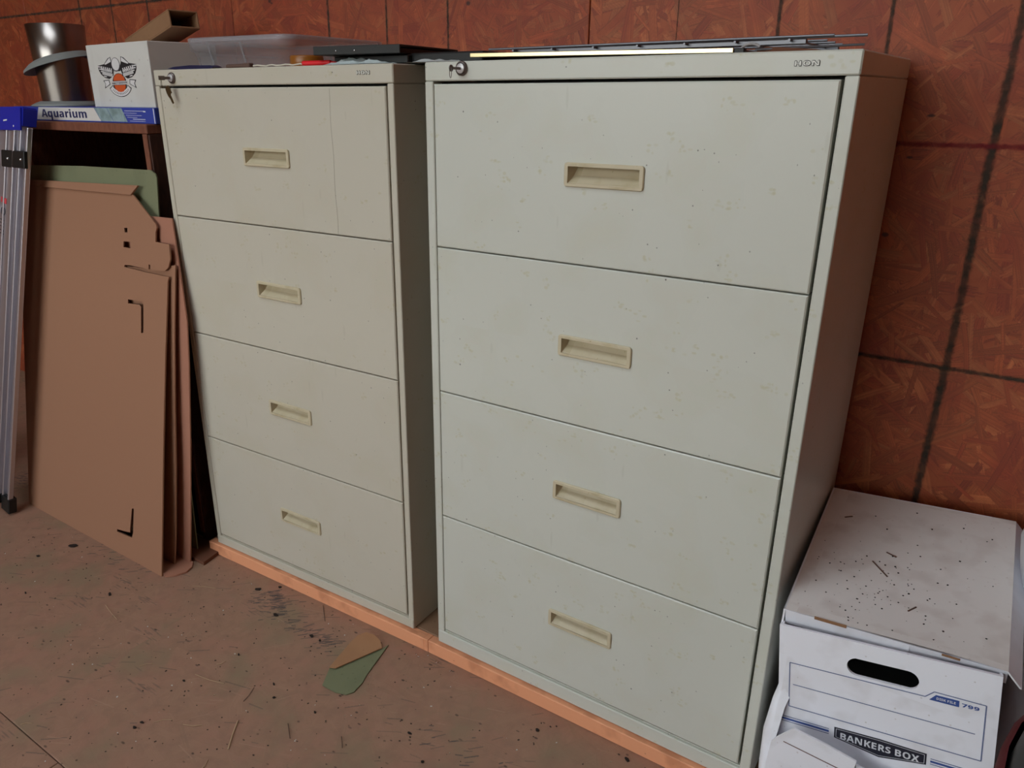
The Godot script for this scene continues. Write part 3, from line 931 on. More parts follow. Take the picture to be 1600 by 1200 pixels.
	lathe(st, [Vector2(0.001, 0.0), Vector2(0.21, 0.002), Vector2(0.25, 0.08), Vector2(0.255, 0.5), Vector2(0.255, 0.69), Vector2(0.245, 0.75), Vector2(0.215, 0.80), Vector2(0.14, 0.85), Vector2(0.001, 0.87)], 36, Transform3D.IDENTITY, 0.01)
	obj("body", done(st), M.black, bg)
	for s in [0.66, 0.40]:
		st = begin()
		lathe(st, [Vector2(0.256, s - 0.09), Vector2(0.262, s - 0.085), Vector2(0.262, s + 0.045), Vector2(0.256, s + 0.05)], 36, Transform3D.IDENTITY, 0.01)
		obj("band", done(st), M.maroon, bg)

# ------------------------------------------------------------------ left side
func lean(zb: float, zt: float, yt: float) -> Transform3D:
	var y := Vector3(0, yt, zt - zb).normalized()
	var x := Vector3.RIGHT
	return Transform3D(Basis(x, y, x.cross(y)), Vector3(0, 0, zb))

func left_side():
	# dark wooden cabinet with an open front
	var wc := thing("wooden_cabinet", "dark reddish wooden cabinet with an empty open front, behind the leaning cardboard", "cabinet", Vector3(-1.2375, 0, 0))
	var hw := 0.3225
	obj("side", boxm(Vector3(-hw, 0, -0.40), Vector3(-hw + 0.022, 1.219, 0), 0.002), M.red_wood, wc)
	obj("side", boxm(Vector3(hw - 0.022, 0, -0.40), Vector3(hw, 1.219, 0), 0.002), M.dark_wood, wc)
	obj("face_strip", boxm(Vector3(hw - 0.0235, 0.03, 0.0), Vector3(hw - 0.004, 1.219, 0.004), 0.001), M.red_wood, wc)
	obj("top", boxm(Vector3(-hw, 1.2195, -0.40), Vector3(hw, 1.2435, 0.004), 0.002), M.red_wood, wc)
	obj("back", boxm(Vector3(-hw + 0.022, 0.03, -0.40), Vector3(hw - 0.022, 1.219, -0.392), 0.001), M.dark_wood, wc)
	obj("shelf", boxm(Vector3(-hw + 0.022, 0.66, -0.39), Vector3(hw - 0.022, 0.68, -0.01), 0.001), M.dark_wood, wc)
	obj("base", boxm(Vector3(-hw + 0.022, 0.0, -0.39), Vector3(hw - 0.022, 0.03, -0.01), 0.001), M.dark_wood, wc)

	# green board leaning on it
	var g := [Vector2(-1.62, 0.0)]
	g = [Vector2(-1.58, 0.0), Vector2(-0.885, 0.0), Vector2(-0.9, 1.02), Vector2(-0.8925, 1.112), Vector2(-0.897, 1.122), Vector2(-0.917, 1.131), Vector2(-1.25, 1.126), Vector2(-1.58, 1.114)]
	tag(obj("green_board", slabm(g, 0.0, 0.0035), M.green, null, lean(0.055, 0.0055, 1.13)), "olive green board with rounded corner, leaning behind the brown cardboard sheets", "board")
	# cardboard, hindmost first
	var b := [Vector2(-1.35, 0.0), Vector2(-0.853, 0.0), Vector2(-0.836, 0.15), Vector2(-0.8125, 0.38), Vector2(-0.792, 0.63), Vector2(-0.787, 0.75), Vector2(-0.802, 0.88), Vector2(-0.8205, 1.0182), Vector2(-0.9323, 1.0157), Vector2(-1.35, 1.004)]
	tag(obj("cardboard_sheet", slabm(b, 0.0, 0.004), M.card_pink, null, lean(0.105, 0.0235, 1.05)), "pinkish brown cardboard sheet leaning hindmost, beside the left filing cabinet", "cardboard")
	var c := [Vector2(-1.33, 0.0), Vector2(-0.88, 0.004), Vector2(-0.867, 0.1), Vector2(-0.848, 0.32), Vector2(-0.8365, 0.52), Vector2(-0.822, 0.72), Vector2(-0.8035, 0.9028), Vector2(-0.8325, 0.8975), Vector2(-0.9176, 0.8795), Vector2(-1.33, 0.862)]
	tag(obj("cardboard_sheet", slabm(c, 0.0, 0.004), M.card, null, lean(0.14, 0.031, 1.05)), "brown cardboard sheet in the middle, its edge showing between the two others", "cardboard")
	# front sheet, a flattened carton with its tabs and slots cut out
	var a := [Vector2(-1.62, 0.0), Vector2(-0.8645, 0.0), Vector2(-0.8635, 0.05), Vector2(-0.8512, 0.398), Vector2(-0.8388, 0.6559), Vector2(-0.8249, 0.8653), Vector2(-0.8195, 0.8777), Vector2(-0.93, 0.8779), Vector2(-1.0226, 0.8806), Vector2(-1.0194, 0.8862), Vector2(-1.001, 0.8884), Vector2(-0.9088, 0.888), Vector2(-0.9088, 0.9), Vector2(-0.9009, 0.9), Vector2(-0.9009, 0.888), Vector2(-0.858, 0.8898), Vector2(-0.8356, 0.8925), Vector2(-0.8216, 0.9025), Vector2(-0.8132, 0.9251), Vector2(-0.8182, 0.9625), Vector2(-0.8764, 0.9632), Vector2(-0.8759, 0.99), Vector2(-0.8702, 1.0004), Vector2(-0.8756, 1.0098), Vector2(-0.9713, 1.0755), Vector2(-0.98, 1.0798), Vector2(-0.965, 1.0925), Vector2(-0.9531, 1.1031), Vector2(-1.25, 1.0945), Vector2(-1.58, 1.085)]
	var rootA := CSGPolygon3D.new()
	rootA.name = numbered("cardboard_sheet")
	rootA.polygon = PackedVector2Array(a)
	rootA.depth = 0.0042
	rootA.material = M.card
	rootA.transform = lean(0.198, 0.03, 1.085)
	for h in [[Vector2(-1.0189, 0.9871), Vector2(-1.0042, 0.9884), Vector2(-1.0042, 0.9764), Vector2(-1.0162, 0.9753)],
			[Vector2(-1.0232, 0.9505), Vector2(-0.9899, 0.952), Vector2(-0.9905, 0.9347), Vector2(-1.0238, 0.9347)],
			[Vector2(-1.0073, 0.7925), Vector2(-0.9408, 0.7963), Vector2(-0.9353, 0.7862), Vector2(-0.937, 0.7099), Vector2(-0.9475, 0.7078), Vector2(-0.9462, 0.7795), Vector2(-0.953, 0.7856), Vector2(-1.0076, 0.7813)],
			[Vector2(-1.0882, 0.0767), Vector2(-1.0208, 0.0881), Vector2(-1.0084, 0.1681), Vector2(-0.9985, 0.1721), Vector2(-1.0042, 0.0936), Vector2(-1.0113, 0.0747), Vector2(-1.0279, 0.0734), Vector2(-1.0885, 0.0692)]]:
		var hole := CSGPolygon3D.new()
		hole.name = "slot"
		hole.polygon = PackedVector2Array(h)
		hole.depth = 0.03
		hole.material = M.card_dark
		hole.position.z = 0.01
		hole.operation = CSGShape3D.OPERATION_SUBTRACTION
		rootA.add_child(hole, true)
	add_child(rootA, true)
	tag(rootA, "large brown cardboard sheet in front, with die-cut slots and tabs, leaning beside the ladder", "cardboard")
	# scored crease and the folded strip along its top
	var st := begin()
	slab(st, [Vector2(-1.58, 1.068), Vector2(-0.9795, 1.0765), Vector2(-0.965, 1.0925), Vector2(-0.9531, 1.1031), Vector2(-1.25, 1.0945), Vector2(-1.58, 1.085)], 0.0002, 0.0042)
	obj("folded_strip", done(st), M.card, rootA, Transform3D(Basis(Vector3.RIGHT, -0.22), Vector3(0, 1.072, 0.0015)) * Transform3D(Basis.IDENTITY, Vector3(0, -1.072, 0)))
	# flap on the floor and flat board under the sheets
	var fxf := Transform3D(Basis(Vector3.RIGHT, PI / 2), Vector3.ZERO)   # (x, y) on the floor, thickness downwards
	var d := [Vector2(-0.97, 0.16), Vector2(-0.851, 0.195), Vector2(-0.838, 0.185), Vector2(-0.829, 0.172), Vector2(-0.819, 0.145), Vector2(-0.828, 0.12), Vector2(-0.844, 0.104), Vector2(-0.874, 0.095), Vector2(-0.97, 0.095)]
	var e := [Vector2(-1.25, -0.002), Vector2(-0.864, -0.002), Vector2(-0.822, 0.004), Vector2(-0.810, 0.128), Vector2(-0.84, 0.185), Vector2(-1.25, 0.20)]
	e = [Vector2(-1.25, 0.008), Vector2(-0.864, 0.008), Vector2(-0.822, 0.022), Vector2(-0.809, 0.092), Vector2(-1.25, 0.092)]
	tag(obj("cardboard_flap", slabm(d, -0.006, -0.001), M.card_pink, null, fxf), "rounded cardboard flap lying on the floor at the foot of the leaning sheets", "cardboard")
	tag(obj("floor_board", slabm(e, -0.012, -0.001), M.card_dark, null, fxf), "dark flat board on the floor between the leaning sheets and the left filing cabinet", "board")

	# long lamp carton on the wooden cabinet
	var aq := thing("carton", "long flat blue and white carton lettered Aquarium, lying on the wooden cabinet", "box", Vector3(-1.2675, 1.2437, -0.02))
	var h := 0.0395
	var L := 0.3625
	obj("body", boxm(Vector3(-L, 0, -0.30), Vector3(L, h, 0), 0.001), M.aqua_blue, aq)
	var px := func(x: float) -> float: return x + 1.2675
	obj("white_panel", slabm([Vector2(px.call(-1.50), 0.0035), Vector2(px.call(-1.158), 0.0035), Vector2(px.call(-1.185), h - 0.0015), Vector2(px.call(-1.48), h - 0.0015)], 0.0, 0.0006), M.aqua_white, aq)
	obj("picture", slabm([Vector2(px.call(-1.156), 0.0035), Vector2(px.call(-1.098), 0.0035), Vector2(px.call(-1.122), h - 0.0015), Vector2(px.call(-1.183), h - 0.0015)], 0.0, 0.0006), M.aqua_pic, aq)
	obj("picture", slabm([Vector2(px.call(-1.096), 0.0035), Vector2(px.call(-1.032), 0.0035), Vector2(px.call(-1.052), h - 0.0015), Vector2(px.call(-1.120), h - 0.0015)], 0.0, 0.0006), M.aqua_pic, aq)
	st = begin()
	letters(st, "Aquarium", "Droid Sans", 0.243, 0.0305, 0.0008, Transform3D(Basis.IDENTITY, Vector3(px.call(-1.347), 0.0185, 0.0005)), 700)
	obj("lettering", st.commit(), M.aqua_text, aq)
	for q in [[-1.04, -0.955, 0.0315, 0.0011], [-1.045, -0.985, 0.026, 0.0008], [-1.035, -0.965, 0.0205, 0.0008], [-1.03, -0.985, 0.0155, 0.0008], [-1.005, -0.95, 0.011, 0.0016], [-1.02, -0.95, 0.006, 0.0008], [-0.955, -0.945, 0.0305, 0.003]]:
		st = begin()
		bar(st, Vector3(px.call(q[0]), q[2], 0.0003), Vector3(px.call(q[1]), q[2] - 0.0005, 0.0003), Vector3.UP, q[3], 0.0006, 0.0001)
		obj("printed_line", done(st), M.print_white, aq)
	obj("printed_line", boxm(Vector3(L - 0.006, 0.001, 0.0), Vector3(L - 0.003, h - 0.001, 0.0005), 0.0001), M.print_white, aq)

	# white carton with the eagle emblem
	var wb := thing("carton", "white cardboard carton with a black and orange eagle emblem, on the blue lamp carton", "box", Vector3(-1.075, 1.2832, -0.043), -0.07)
	var wbm := begin()
	bbox(wbm, Vector3(-0.160, 0, -0.20), Vector3(0.160, 0.160, 0), 0.0015)
	obj("body", done(wbm), M.white_dull, wb)
	emblem(wb, Vector3(-0.006, 0.0775, 0.0003), 0.0030, 0.00172)
	# kraft tube carton propped behind it, open at the near end
	var c0 := Vector3(-1.022, 1.488, -0.185)
	var dir := Vector3(-0.955, -0.20, -0.16).normalized()
	var side := Vector3(0.16, -0.02, -0.955)
	side = (side - dir * side.dot(dir)).normalized()
	var upv := side.cross(dir).normalized()
	if upv.y < 0: upv = -upv
	st = begin()
	var cw := 0.085; var ch := 0.046; var cl := 0.31; var th := 0.004
	var wall4 := [[Vector3(0, 0, 0), Vector3(cw, th, cl)], [Vector3(0, ch - th, 0), Vector3(cw, ch, cl)], [Vector3(0, th, 0), Vector3(th, ch - th, cl)], [Vector3(cw - th, th, 0), Vector3(cw, ch - th, cl)], [Vector3(th, th, cl - th), Vector3(cw - th, ch - th, cl)]]
	for q in wall4: bbox(st, q[0], q[1], 0.0008, Transform3D(Basis(side, upv, dir), c0))
	var kc := obj("carton", done(st), M.kraft)
	tag(kc, "long brown cardboard carton propped behind the white carton, its open dark end to the right", "box")
	st = begin()
	bbox(st, Vector3(th, th, 0.10), Vector3(cw - th, ch - th, 0.11), 0.001, Transform3D(Basis(side, upv, dir), c0))
	obj("dark_fill", done(st), M.black, kc)  # black plate deep inside paints the shade of the empty open end

	# duct pipe with a grey collar
	var pp := thing("duct_pipe", "galvanised round duct pipe with a tilted grey collar, standing left of the white carton", "pipe", Vector3(-1.492, 1.2837, -0.12))
	st = begin()
	lathe(st, [Vector2(0.070, 0.0), Vector2(0.072, 0.06), Vector2(0.075, 0.12), Vector2(0.081, 0.226), Vector2(0.079, 0.227), Vector2(0.073, 0.12), Vector2(0.070, 0.06), Vector2(0.068, 0.001)], 48)
	obj("pipe", done(st), M.pipe, pp)
	st = begin()
	var tilt := Transform3D(Basis(Vector3(0.55, 0, 0.83).normalized(), 0.26), Vector3(0, 0.118, 0))
	lathe(st, [Vector2(0.078, 0.020), Vector2(0.090, 0.015), Vector2(0.108, 0.003), Vector2(0.110, -0.004), Vector2(0.106, -0.004), Vector2(0.089, 0.010), Vector2(0.078, 0.014)], 48, tilt)
	obj("collar", done(st), M.collar, pp)
	st = begin()
	lathe(st, [Vector2(0.076, 0.014), Vector2(0.090, 0.009), Vector2(0.104, 0.002), Vector2(0.102, 0.0), Vector2(0.088, 0.006), Vector2(0.076, 0.010)], 48)
	obj("base_ring", done(st), M.collar, pp)

	ladder()

func emblem(parent: Node3D, at: Vector3, s: float, sv: float):
	# drawn in units of one pixel of print, about 70 wide; s is metres per unit
	var root := begin()
	var X := Transform3D(Basis.from_scale(Vector3(s, sv, 1)), at)
	# dark wings
	for sx in [-1.0, 1.0]:
		var w := [Vector2(5 * sx, 14), Vector2(8 * sx, 20), Vector2(9 * sx, 29), Vector2(14 * sx, 27), Vector2(22 * sx, 19), Vector2(34 * sx, 17), Vector2(33 * sx, 10), Vector2(30 * sx, 4), Vector2(24 * sx, -1), Vector2(16 * sx, -3), Vector2(8 * sx, 2)]
		slab(root, w, 0.0, 0.0002, X)
	slab(root, [Vector2(-5, 8), Vector2(5, 8), Vector2(7, 14), Vector2(-7, 14)], 0.0, 0.0002, X)
	var ring := []
	for k in 20: ring.append(Vector2(1.0 + 12.2 * cos(TAU * k / 20.0), -9 + 14.2 * sin(TAU * k / 20.0)))
	slab(root, ring, 0.0001, 0.0003, X)
	# ribbon outline and ticks
	var rb := []
	for k in 13:
		var a := lerpf(PI + 0.35, TAU - 0.35, k / 12.0)
		rb.append(Vector2(1 + 20.5 * cos(a), -10 + 19.5 * sin(a)))
	for k in 13:
		var a := lerpf(TAU - 0.35, PI + 0.35, k / 12.0)
		rb.append(Vector2(1 + 14.0 * cos(a), -8 + 12.0 * sin(a)))
	slab(root, rb, 0.0, 0.0002, X)
	for sx in [-1.0, 1.0]:
		slab(root, [Vector2(1 + 17 * sx, -11), Vector2(1 + 28 * sx, -17), Vector2(1 + 26 * sx, -10), Vector2(1 + 29 * sx, -5), Vector2(1 + 18 * sx, -4)], 0.0, 0.00015, X)
	var e := obj("emblem", done(root), mat(Color(0.10, 0.09, 0.11), 0.6), parent)
	var hd := []
	for k in 16: hd.append(Vector2(-1.5 + 7.6 * cos(TAU * k / 16.0), 17.6 + 10.2 * sin(TAU * k / 16.0)))
	var ho := begin()
	slab(ho, hd, 0.0, 0.0003, X)
	obj("emblem_head_outline", done(ho), mat(Color(0.30, 0.28, 0.30), 0.6), e)
	var wt := begin()
	for sx in [-1.0, 1.0]:
		# three rows of pale feathers and the leading edge
		slab(wt, [Vector2(9 * sx, 22), Vector2(10 * sx, 28), Vector2(13 * sx, 26), Vector2(21 * sx, 19), Vector2(19.5 * sx, 18)], 0.0002, 0.0004, X)
		for row in [[12.0, 9.0, 6, 0.0], [9.0, 6.5, 7, 1.0], [4.5, 0.5, 8, 2.0]]:
			for k in row[2]:
				var t: float = k / float(row[2])
				var fx := lerpf(9, 29 - row[3], t)
				var up := lerpf(0, 4.5, t)
				slab(wt, [Vector2(fx * sx, row[0] + up), Vector2((fx + 1.6) * sx, row[0] + up + 0.6), Vector2((fx + 2.8) * sx, row[1] + up), Vector2((fx + 1.2) * sx, row[1] + up - 1.0)], 0.0002, 0.0004, X)
		for k in 5:
			var y := 15.5 - k * 3.6
			slab(wt, [Vector2((27 - k * 1.6) * sx, y), Vector2((34 - k * 2.2) * sx, y + 1.2), Vector2((34.4 - k * 2.4) * sx, y - 0.6), Vector2((27 - k * 1.8) * sx, y - 1.4)], 0.0002, 0.0004, X)
		slab(wt, [Vector2(1 + 18 * sx, -10.5), Vector2(1 + 26 * sx, -15), Vector2(1 + 25 * sx, -10), Vector2(1 + 27 * sx, -6), Vector2(1 + 19 * sx, -5)], 0.0002, 0.0004, X)
	var head := []
	for k in 16: head.append(Vector2(-1.5 + 6.6 * cos(TAU * k / 16.0), 18 + 9.0 * sin(TAU * k / 16.0)))
	slab(wt, head, 0.0002, 0.0005, X)
	var rb2 := []
	for k in 13:
		var a := lerpf(PI + 0.42, TAU - 0.42, k / 12.0)
		rb2.append(Vector2(1 + 19.6 * cos(a), -10 + 18.6 * sin(a)))
	for k in 13:
		var a := lerpf(TAU - 0.42, PI + 0.42, k / 12.0)
		rb2.append(Vector2(1 + 14.8 * cos(a), -8 + 13.0 * sin(a)))
	slab(wt, rb2, 0.0002, 0.0004, X)
	obj("emblem_white", done(wt), mat(Color(0.83, 0.82, 0.82), 0.6), e)
	var og := begin()
	for sy in [-1.0, 1.0]:
		slab(og, [Vector2(-9, -9 + 3.2 * sy), Vector2(11, -9 + 3.2 * sy), Vector2(10, -9 + 8 * sy), Vector2(6, -9 + 12.4 * sy), Vector2(1, -9 + 13.4 * sy), Vector2(-4, -9 + 12.4 * sy), Vector2(-8, -9 + 8 * sy)], 0.0003, 0.0005, X)
	obj("emblem_orange", done(og), M.orange, e)
	var br := begin()
	slab(br, [Vector2(-13.5, -12), Vector2(15.5, -11.2), Vector2(15.5, -6.0), Vector2(-13.5, -6.8)], 0.0004, 0.0006, X)
	obj("emblem_bar", done(br), mat(Color(0.78, 0.76, 0.76), 0.6), e)
	var tx := begin()
	letters(tx, "HARLEY-DAVIDSON", "Droid Sans", 26.0 * s, 3.0 * sv, 0.0002, Transform3D(Basis(Vector3.BACK, 0.027), at + Vector3(1.0 * s, -9.0 * sv, 0.0006)), 700)
	obj("emblem_lettering", tx.commit(), mat(Color(0.20, 0.18, 0.19), 0.6), e)
	tx = begin()
	for k in 12:
		var a := lerpf(PI + 0.7, TAU - 0.7, k / 11.0)
		slab(tx, [Vector2(1 + 15.8 * cos(a) - 0.5, -9 + 14.6 * sin(a)), Vector2(1 + 15.8 * cos(a) + 0.5, -9 + 14.6 * sin(a)), Vector2(1 + 18.2 * cos(a) + 0.5, -9 + 17.4 * sin(a)), Vector2(1 + 18.2 * cos(a) - 0.5, -9 + 17.4 * sin(a))], 0.0004, 0.0005, X)
	obj("emblem_ribbon_marks", done(tx), mat(Color(0.20, 0.18, 0.19), 0.6), e)

func ladder():
	var t := thing("stepladder", "aluminium stepladder with a blue plastic top, at the left edge beside the cardboard", "ladder")
	var pl := lean(0.285, 0.07, 1.29)
	var O := Vector2(-1.568, 0.0)
	var ax := Vector2(0.9846, -0.175)
	var ay := Vector2(0.175, 0.9846)
	var W := func(x: float, y: float, z: float) -> Vector3:
		var q := O + ax * x + ay * y
		return pl * Vector3(q.x, q.y, z)
	var side: Vector3 = (W.call(1, 0, 0) - W.call(0, 0, 0)).normalized()
	var st0 := begin()
	for far in [Vector3.ZERO, Vector3(-0.36, 0, 0.10)]:
		# rear rail (nearer the cabinets) and front rail, each a channel with lips
		for r in [[-0.066, -0.020, 1.262, -0.002], [-0.205, -0.0685, 1.262, 0.010]]:
			var st := begin()
			var xm: float = (r[0] + r[1]) / 2
			bar(st, W.call(xm, 0.05, r[3] - 0.012) + far, W.call(xm, r[2], r[3] - 0.012) + far, side, r[1] - r[0], 0.003)
			for x in [r[0] + 0.004, r[1] - 0.004]:
				bar(st, W.call(x, 0.05, r[3] - 0.005) + far, W.call(x, r[2], r[3] - 0.005) + far, side, 0.008, 0.014, 0.002)
			bar(st, W.call(xm + 0.004, 0.05, r[3] - 0.009) + far, W.call(xm + 0.004, r[2], r[3] - 0.009) + far, side, 0.007, 0.006, 0.002)
			obj("rail", done(st), M.alu, t)
			st = begin()
			bar(st, W.call(xm, -0.004 - (xm * 0.22), r[3] - 0.014) + far, W.call(xm, 0.062, r[3] - 0.010) + far, side, r[1] - r[0] + 0.006, 0.028, 0.003)
			obj("foot", done(st), M.black, t)
		# black hinge plate with two rivets
		st0 = begin()
		var px0 := Transform3D(pl.basis, pl.origin + far)
		bbox(st0, Vector3(-1.50, 1.133, 0.0), Vector3(-1.370, 1.181, 0.012), 0.002, px0)
		var hp := obj("hinge_plate", done(st0), M.black, t)
		for x in [-1.388, -1.462]:
			st0 = begin()
			lathe(st0, [Vector2(0.0045, 0.0), Vector2(0.0038, 0.002), Vector2(0.0001, 0.003)], 12, px0 * Transform3D(Basis(Vector3.RIGHT, PI / 2), Vector3(x, 1.157, 0.012)))
			obj("rivet", done(st0), M.chrome, hp)
	# blue top cap, level, with a stepped front
	var st := begin()
	var cx := Transform3D(pl.basis, pl.origin)
	slab(st, [Vector2(-1.80, 1.236), Vector2(-1.373, 1.250), Vector2(-1.366, 1.296), Vector2(-1.373, 1.3015), Vector2(-1.80, 1.297)], -0.028, 0.010, cx)
	slab(st, [Vector2(-1.80, 1.2325), Vector2(-1.377, 1.2375), Vector2(-1.373, 1.298), Vector2(-1.80, 1.295)], 0.010, 0.015, cx)
	var cap := obj("top_cap", done(st), M.blue_plastic, t)
	st = begin()
	bar(st, cx * Vector3(-1.47, 1.262, 0.0155), cx * Vector3(-1.45, 1.264, 0.0155), cx.basis.y, 0.004, 0.001, 0.0002)
	obj("mark", done(st), M.print_white, cap)
	st = begin()
	lathe(st, [Vector2(0.003, 0), Vector2(0.0001, 0.0015)], 10, cx * Transform3D(Basis(Vector3.RIGHT, PI / 2), Vector3(-1.415, 1.248, 0.015)))
	obj("screw", done(st), M.steel, cap)
	# steps between the two sides
	for k in 4:
		st = begin()
		var y := 0.25 + 0.25 * k
		bar(st, W.call(-0.18, y, -0.02), W.call(-0.18, y, -0.02) + Vector3(-0.30, 0, 0.09), Vector3(0.3, 0, 1), 0.07, 0.02, 0.003)
		obj("step", done(st), M.alu, t)
	# printed decals on the front rail: a red patch, a round mark and cropped letters
	var up: Vector3 = W.call(0, 1, 0) - W.call(0, 0, 0)
	st = begin()
	bar(st, W.call(-0.150, 1.028, 0.0005), W.call(-0.118, 1.028, 0.0005), up, 0.016, 0.0008, 0.0001)
	obj("decal", done(st), mat(Color(0.80, 0.25, 0.28), 0.5), t)
	st = begin()
	var ring := []
	for k in 20: ring.append(W.call(-0.135 + 0.0115 * cos(TAU * k / 20.0), 0.995 + 0.0125 * sin(TAU * k / 20.0), 0.0005))
	tube(st, ring, 0.001, 5, true)
	obj("decal", done(st), mat(Color(0.25, 0.24, 0.26), 0.5), t)
	for q in [[0.968, 0.003], [0.958, 0.003], [0.948, 0.002], [0.936, 0.003], [0.926, 0.003]]:
		st = begin()
		bar(st, W.call(-0.15, q[0], 0.0005), W.call(-0.128, q[0], 0.0005), up, q[1], 0.0008, 0.0001)
		obj("decal", done(st), mat(Color(0.25, 0.24, 0.26), 0.5), t)

# ------------------------------------------------------------------ things on the cabinets
func crumple(st: SurfaceTool, w: float, d: float, h: float, seed_: int, xf: Transform3D):
	var nz := FastNoiseLite.new()
	nz.seed = seed_
	nz.frequency = 14.0
	var n := 16
	var P := func(i: int, j: int, lift: float) -> Vector3:
		var u := i / float(n); var v := j / float(n)
		var e := minf(minf(u, 1 - u), minf(v, 1 - v)) * 4.0
		var x := (u - 0.5) * w * (1.0 + 0.25 * nz.get_noise_2d(v * 0.3 + 5.0, 3.0))
		var z := (v - 0.5) * d * (1.0 + 0.25 * nz.get_noise_2d(u * 0.3, 9.0))
		return xf * Vector3(x, maxf(0.0005, h * clampf(e, 0, 1) * (0.55 + 0.8 * nz.get_noise_2d(x * 1.6, z * 1.6))) + lift, z)
	for i in n:
		for j in n:
			poly(st, [P.call(i, j, 0.0), P.call(i + 1, j, 0.0), P.call(i + 1, j + 1, 0.0), P.call(i, j + 1, 0.0)], xf * Vector3(0, -3, 0))

func cabinet_tops():
	var T := 1.3717
	# translucent storage tub, rim up
	var C := Vector3(-0.469, T, -0.072)
	var t := thing("storage_tub", "translucent white plastic storage tub on the left filing cabinet", "storage tub", C + Vector3(-0.156, 0, -0.168), 0.10)
	var st := begin()
	var prof := [[0.0, 0.290, 0.345, 0.03], [0.006, 0.300, 0.355, 0.034], [0.040, 0.317, 0.372, 0.036], [0.0405, 0.329, 0.384, 0.04], [0.062, 0.335, 0.390, 0.042], [0.068, 0.331, 0.386, 0.042]]
	var rings := []
	for e in prof:
		var ring := []
		for q in rrect(e[1], e[2], e[3], 6): ring.append(Vector3(q.x, e[0], q.y))
		rings.append(ring)
	loft(st, rings, true, true, false)
	obj("body", done(st), M.bin, t)
	st = begin()
	rings = []
	for e in [[0.0605, 0.3375, 0.3925, 0.043], [0.069, 0.3375, 0.3925, 0.043], [0.071, 0.329, 0.384, 0.04]]:
		var ring := []
		for q in rrect(e[1], e[2], e[3], 6): ring.append(Vector3(q.x, e[0], q.y))
		rings.append(ring)
	loft(st, rings, true, false, true)
	obj("lid", done(st), M.bin, t)
	for x in [-0.075, 0.03]:
		st = begin()
		bar(st, Vector3(x, 0.006, 0.183), Vector3(x - 0.006, 0.06, 0.1945), Vector3.RIGHT, 0.004, 0.004, 0.001)
		obj("rib", done(st), M.bin, t)

	# flat black binders
	var bn := thing("binder", "flat black binder lying across the right end of the left filing cabinet", "binder", Vector3(-0.21, T + 0.019, -0.14), 0.17)
	obj("cover", boxm(Vector3(-0.100, 0.012, -0.13), Vector3(0.105, 0.0165, 0.13), 0.001), M.black_soft, bn)
	obj("cover", boxm(Vector3(-0.100, 0.0, -0.13), Vector3(0.105, 0.003, 0.13), 0.001), M.black_soft, bn)
	obj("spine", boxm(Vector3(-0.101, 0.0, 0.1265), Vector3(0.106, 0.0165, 0.131), 0.001), M.black_soft, bn)
	obj("pages", boxm(Vector3(-0.095, 0.0032, -0.12), Vector3(0.098, 0.0118, 0.126), 0.001), M.black, bn)
	for x in [-0.045, 0.0]:
		st = begin()
		lathe(st, [Vector2(0.0016, 0), Vector2(0.0001, 0.001)], 8, Transform3D(Basis(Vector3.RIGHT, PI / 2), Vector3(x, 0.007, 0.131)))
		obj("rivet", done(st), M.chrome, bn)
	tag(obj("binder", boxm(Vector3(-0.10, 0, -0.11), Vector3(0.095, 0.017, 0.11), 0.002), M.black, null, Transform3D(Basis(Vector3.UP, 0.05), Vector3(-0.185, T + 0.0008, -0.16))), "thin black folder under the flat black binder on the left filing cabinet", "binder")
	tag(obj("black_case", boxm(Vector3(-0.10, 0, -0.10), Vector3(0.085, 0.0195, 0.09), 0.003), M.black, null, Transform3D(Basis(Vector3.UP, 0.02), Vector3(0.000, T + 0.0008, -0.16))), "flat black case bridging the gap between the two filing cabinets, left of the gold strip", "case")

	# small things along the front of the left cabinet
	st = begin()
	slab(st, [Vector2(-0.085, 0.003), Vector2(-0.06, 0.0065), Vector2(0.0, 0.009), Vector2(0.075, 0.0075), Vector2(0.088, 0.003), Vector2(0.07, 0.0), Vector2(-0.05, 0.0)], -0.012, 0.012)
	tag(obj("scraper", done(st), M.navy_plastic, null, Transform3D(Basis(Vector3.UP, 0.03), Vector3(-0.722, T + 0.0003, -0.02))), "dark navy blue plastic tool at the front left edge of the left filing cabinet", "tool")
	st = begin()
	tube(st, [Vector3(-0.012, 0.0045, 0), Vector3(0.045, 0.0045, 0), Vector3(0.052, 0.0052, 0)], 0.0045, 10)
	bbox(st, Vector3(0.048, 0.0, -0.007), Vector3(0.072, 0.010, 0.007), 0.002)
	tag(obj("brown_handle", done(st), M.brown, null, Transform3D(Basis.IDENTITY, Vector3(-0.585, T + 0.0003, -0.02))), "short brown tool handle between the navy tool and the white string, left cabinet top", "tool")
	st = begin()
	var pts := []
	for k in 15: pts.append(Vector3(-0.505 + 0.0125 * k, T + 0.004 + 0.001 * sin(k * 1.7), -0.02 + 0.002 * cos(k * 1.1)))
	tube(st, pts, 0.0016, 6)
	tag(obj("string", done(st), mat(Color(0.80, 0.76, 0.70), 0.7), null), "thin white string lying along the front edge of the left filing cabinet", "string")
	st = begin()
	tube(st, [Vector3(-0.045, 0.005, 0), Vector3(0.03, 0.005, 0)], 0.005, 10)
	tube(st, [Vector3(0.03, 0.005, 0), Vector3(0.045, 0.004, 0)], 0.003, 8)
	tag(obj("marker_pen", done(st), M.red_plastic, null, Transform3D(Basis(Vector3.UP, 0.1), Vector3(-0.292, T + 0.0003, -0.015))), "bright red pen lying at the front of the left filing cabinet, below the amber roll", "pen")
	st = begin()
	var axis := Transform3D(Basis(Vector3.UP, 0.3), Vector3(-0.418, T + 0.0003, -0.10))
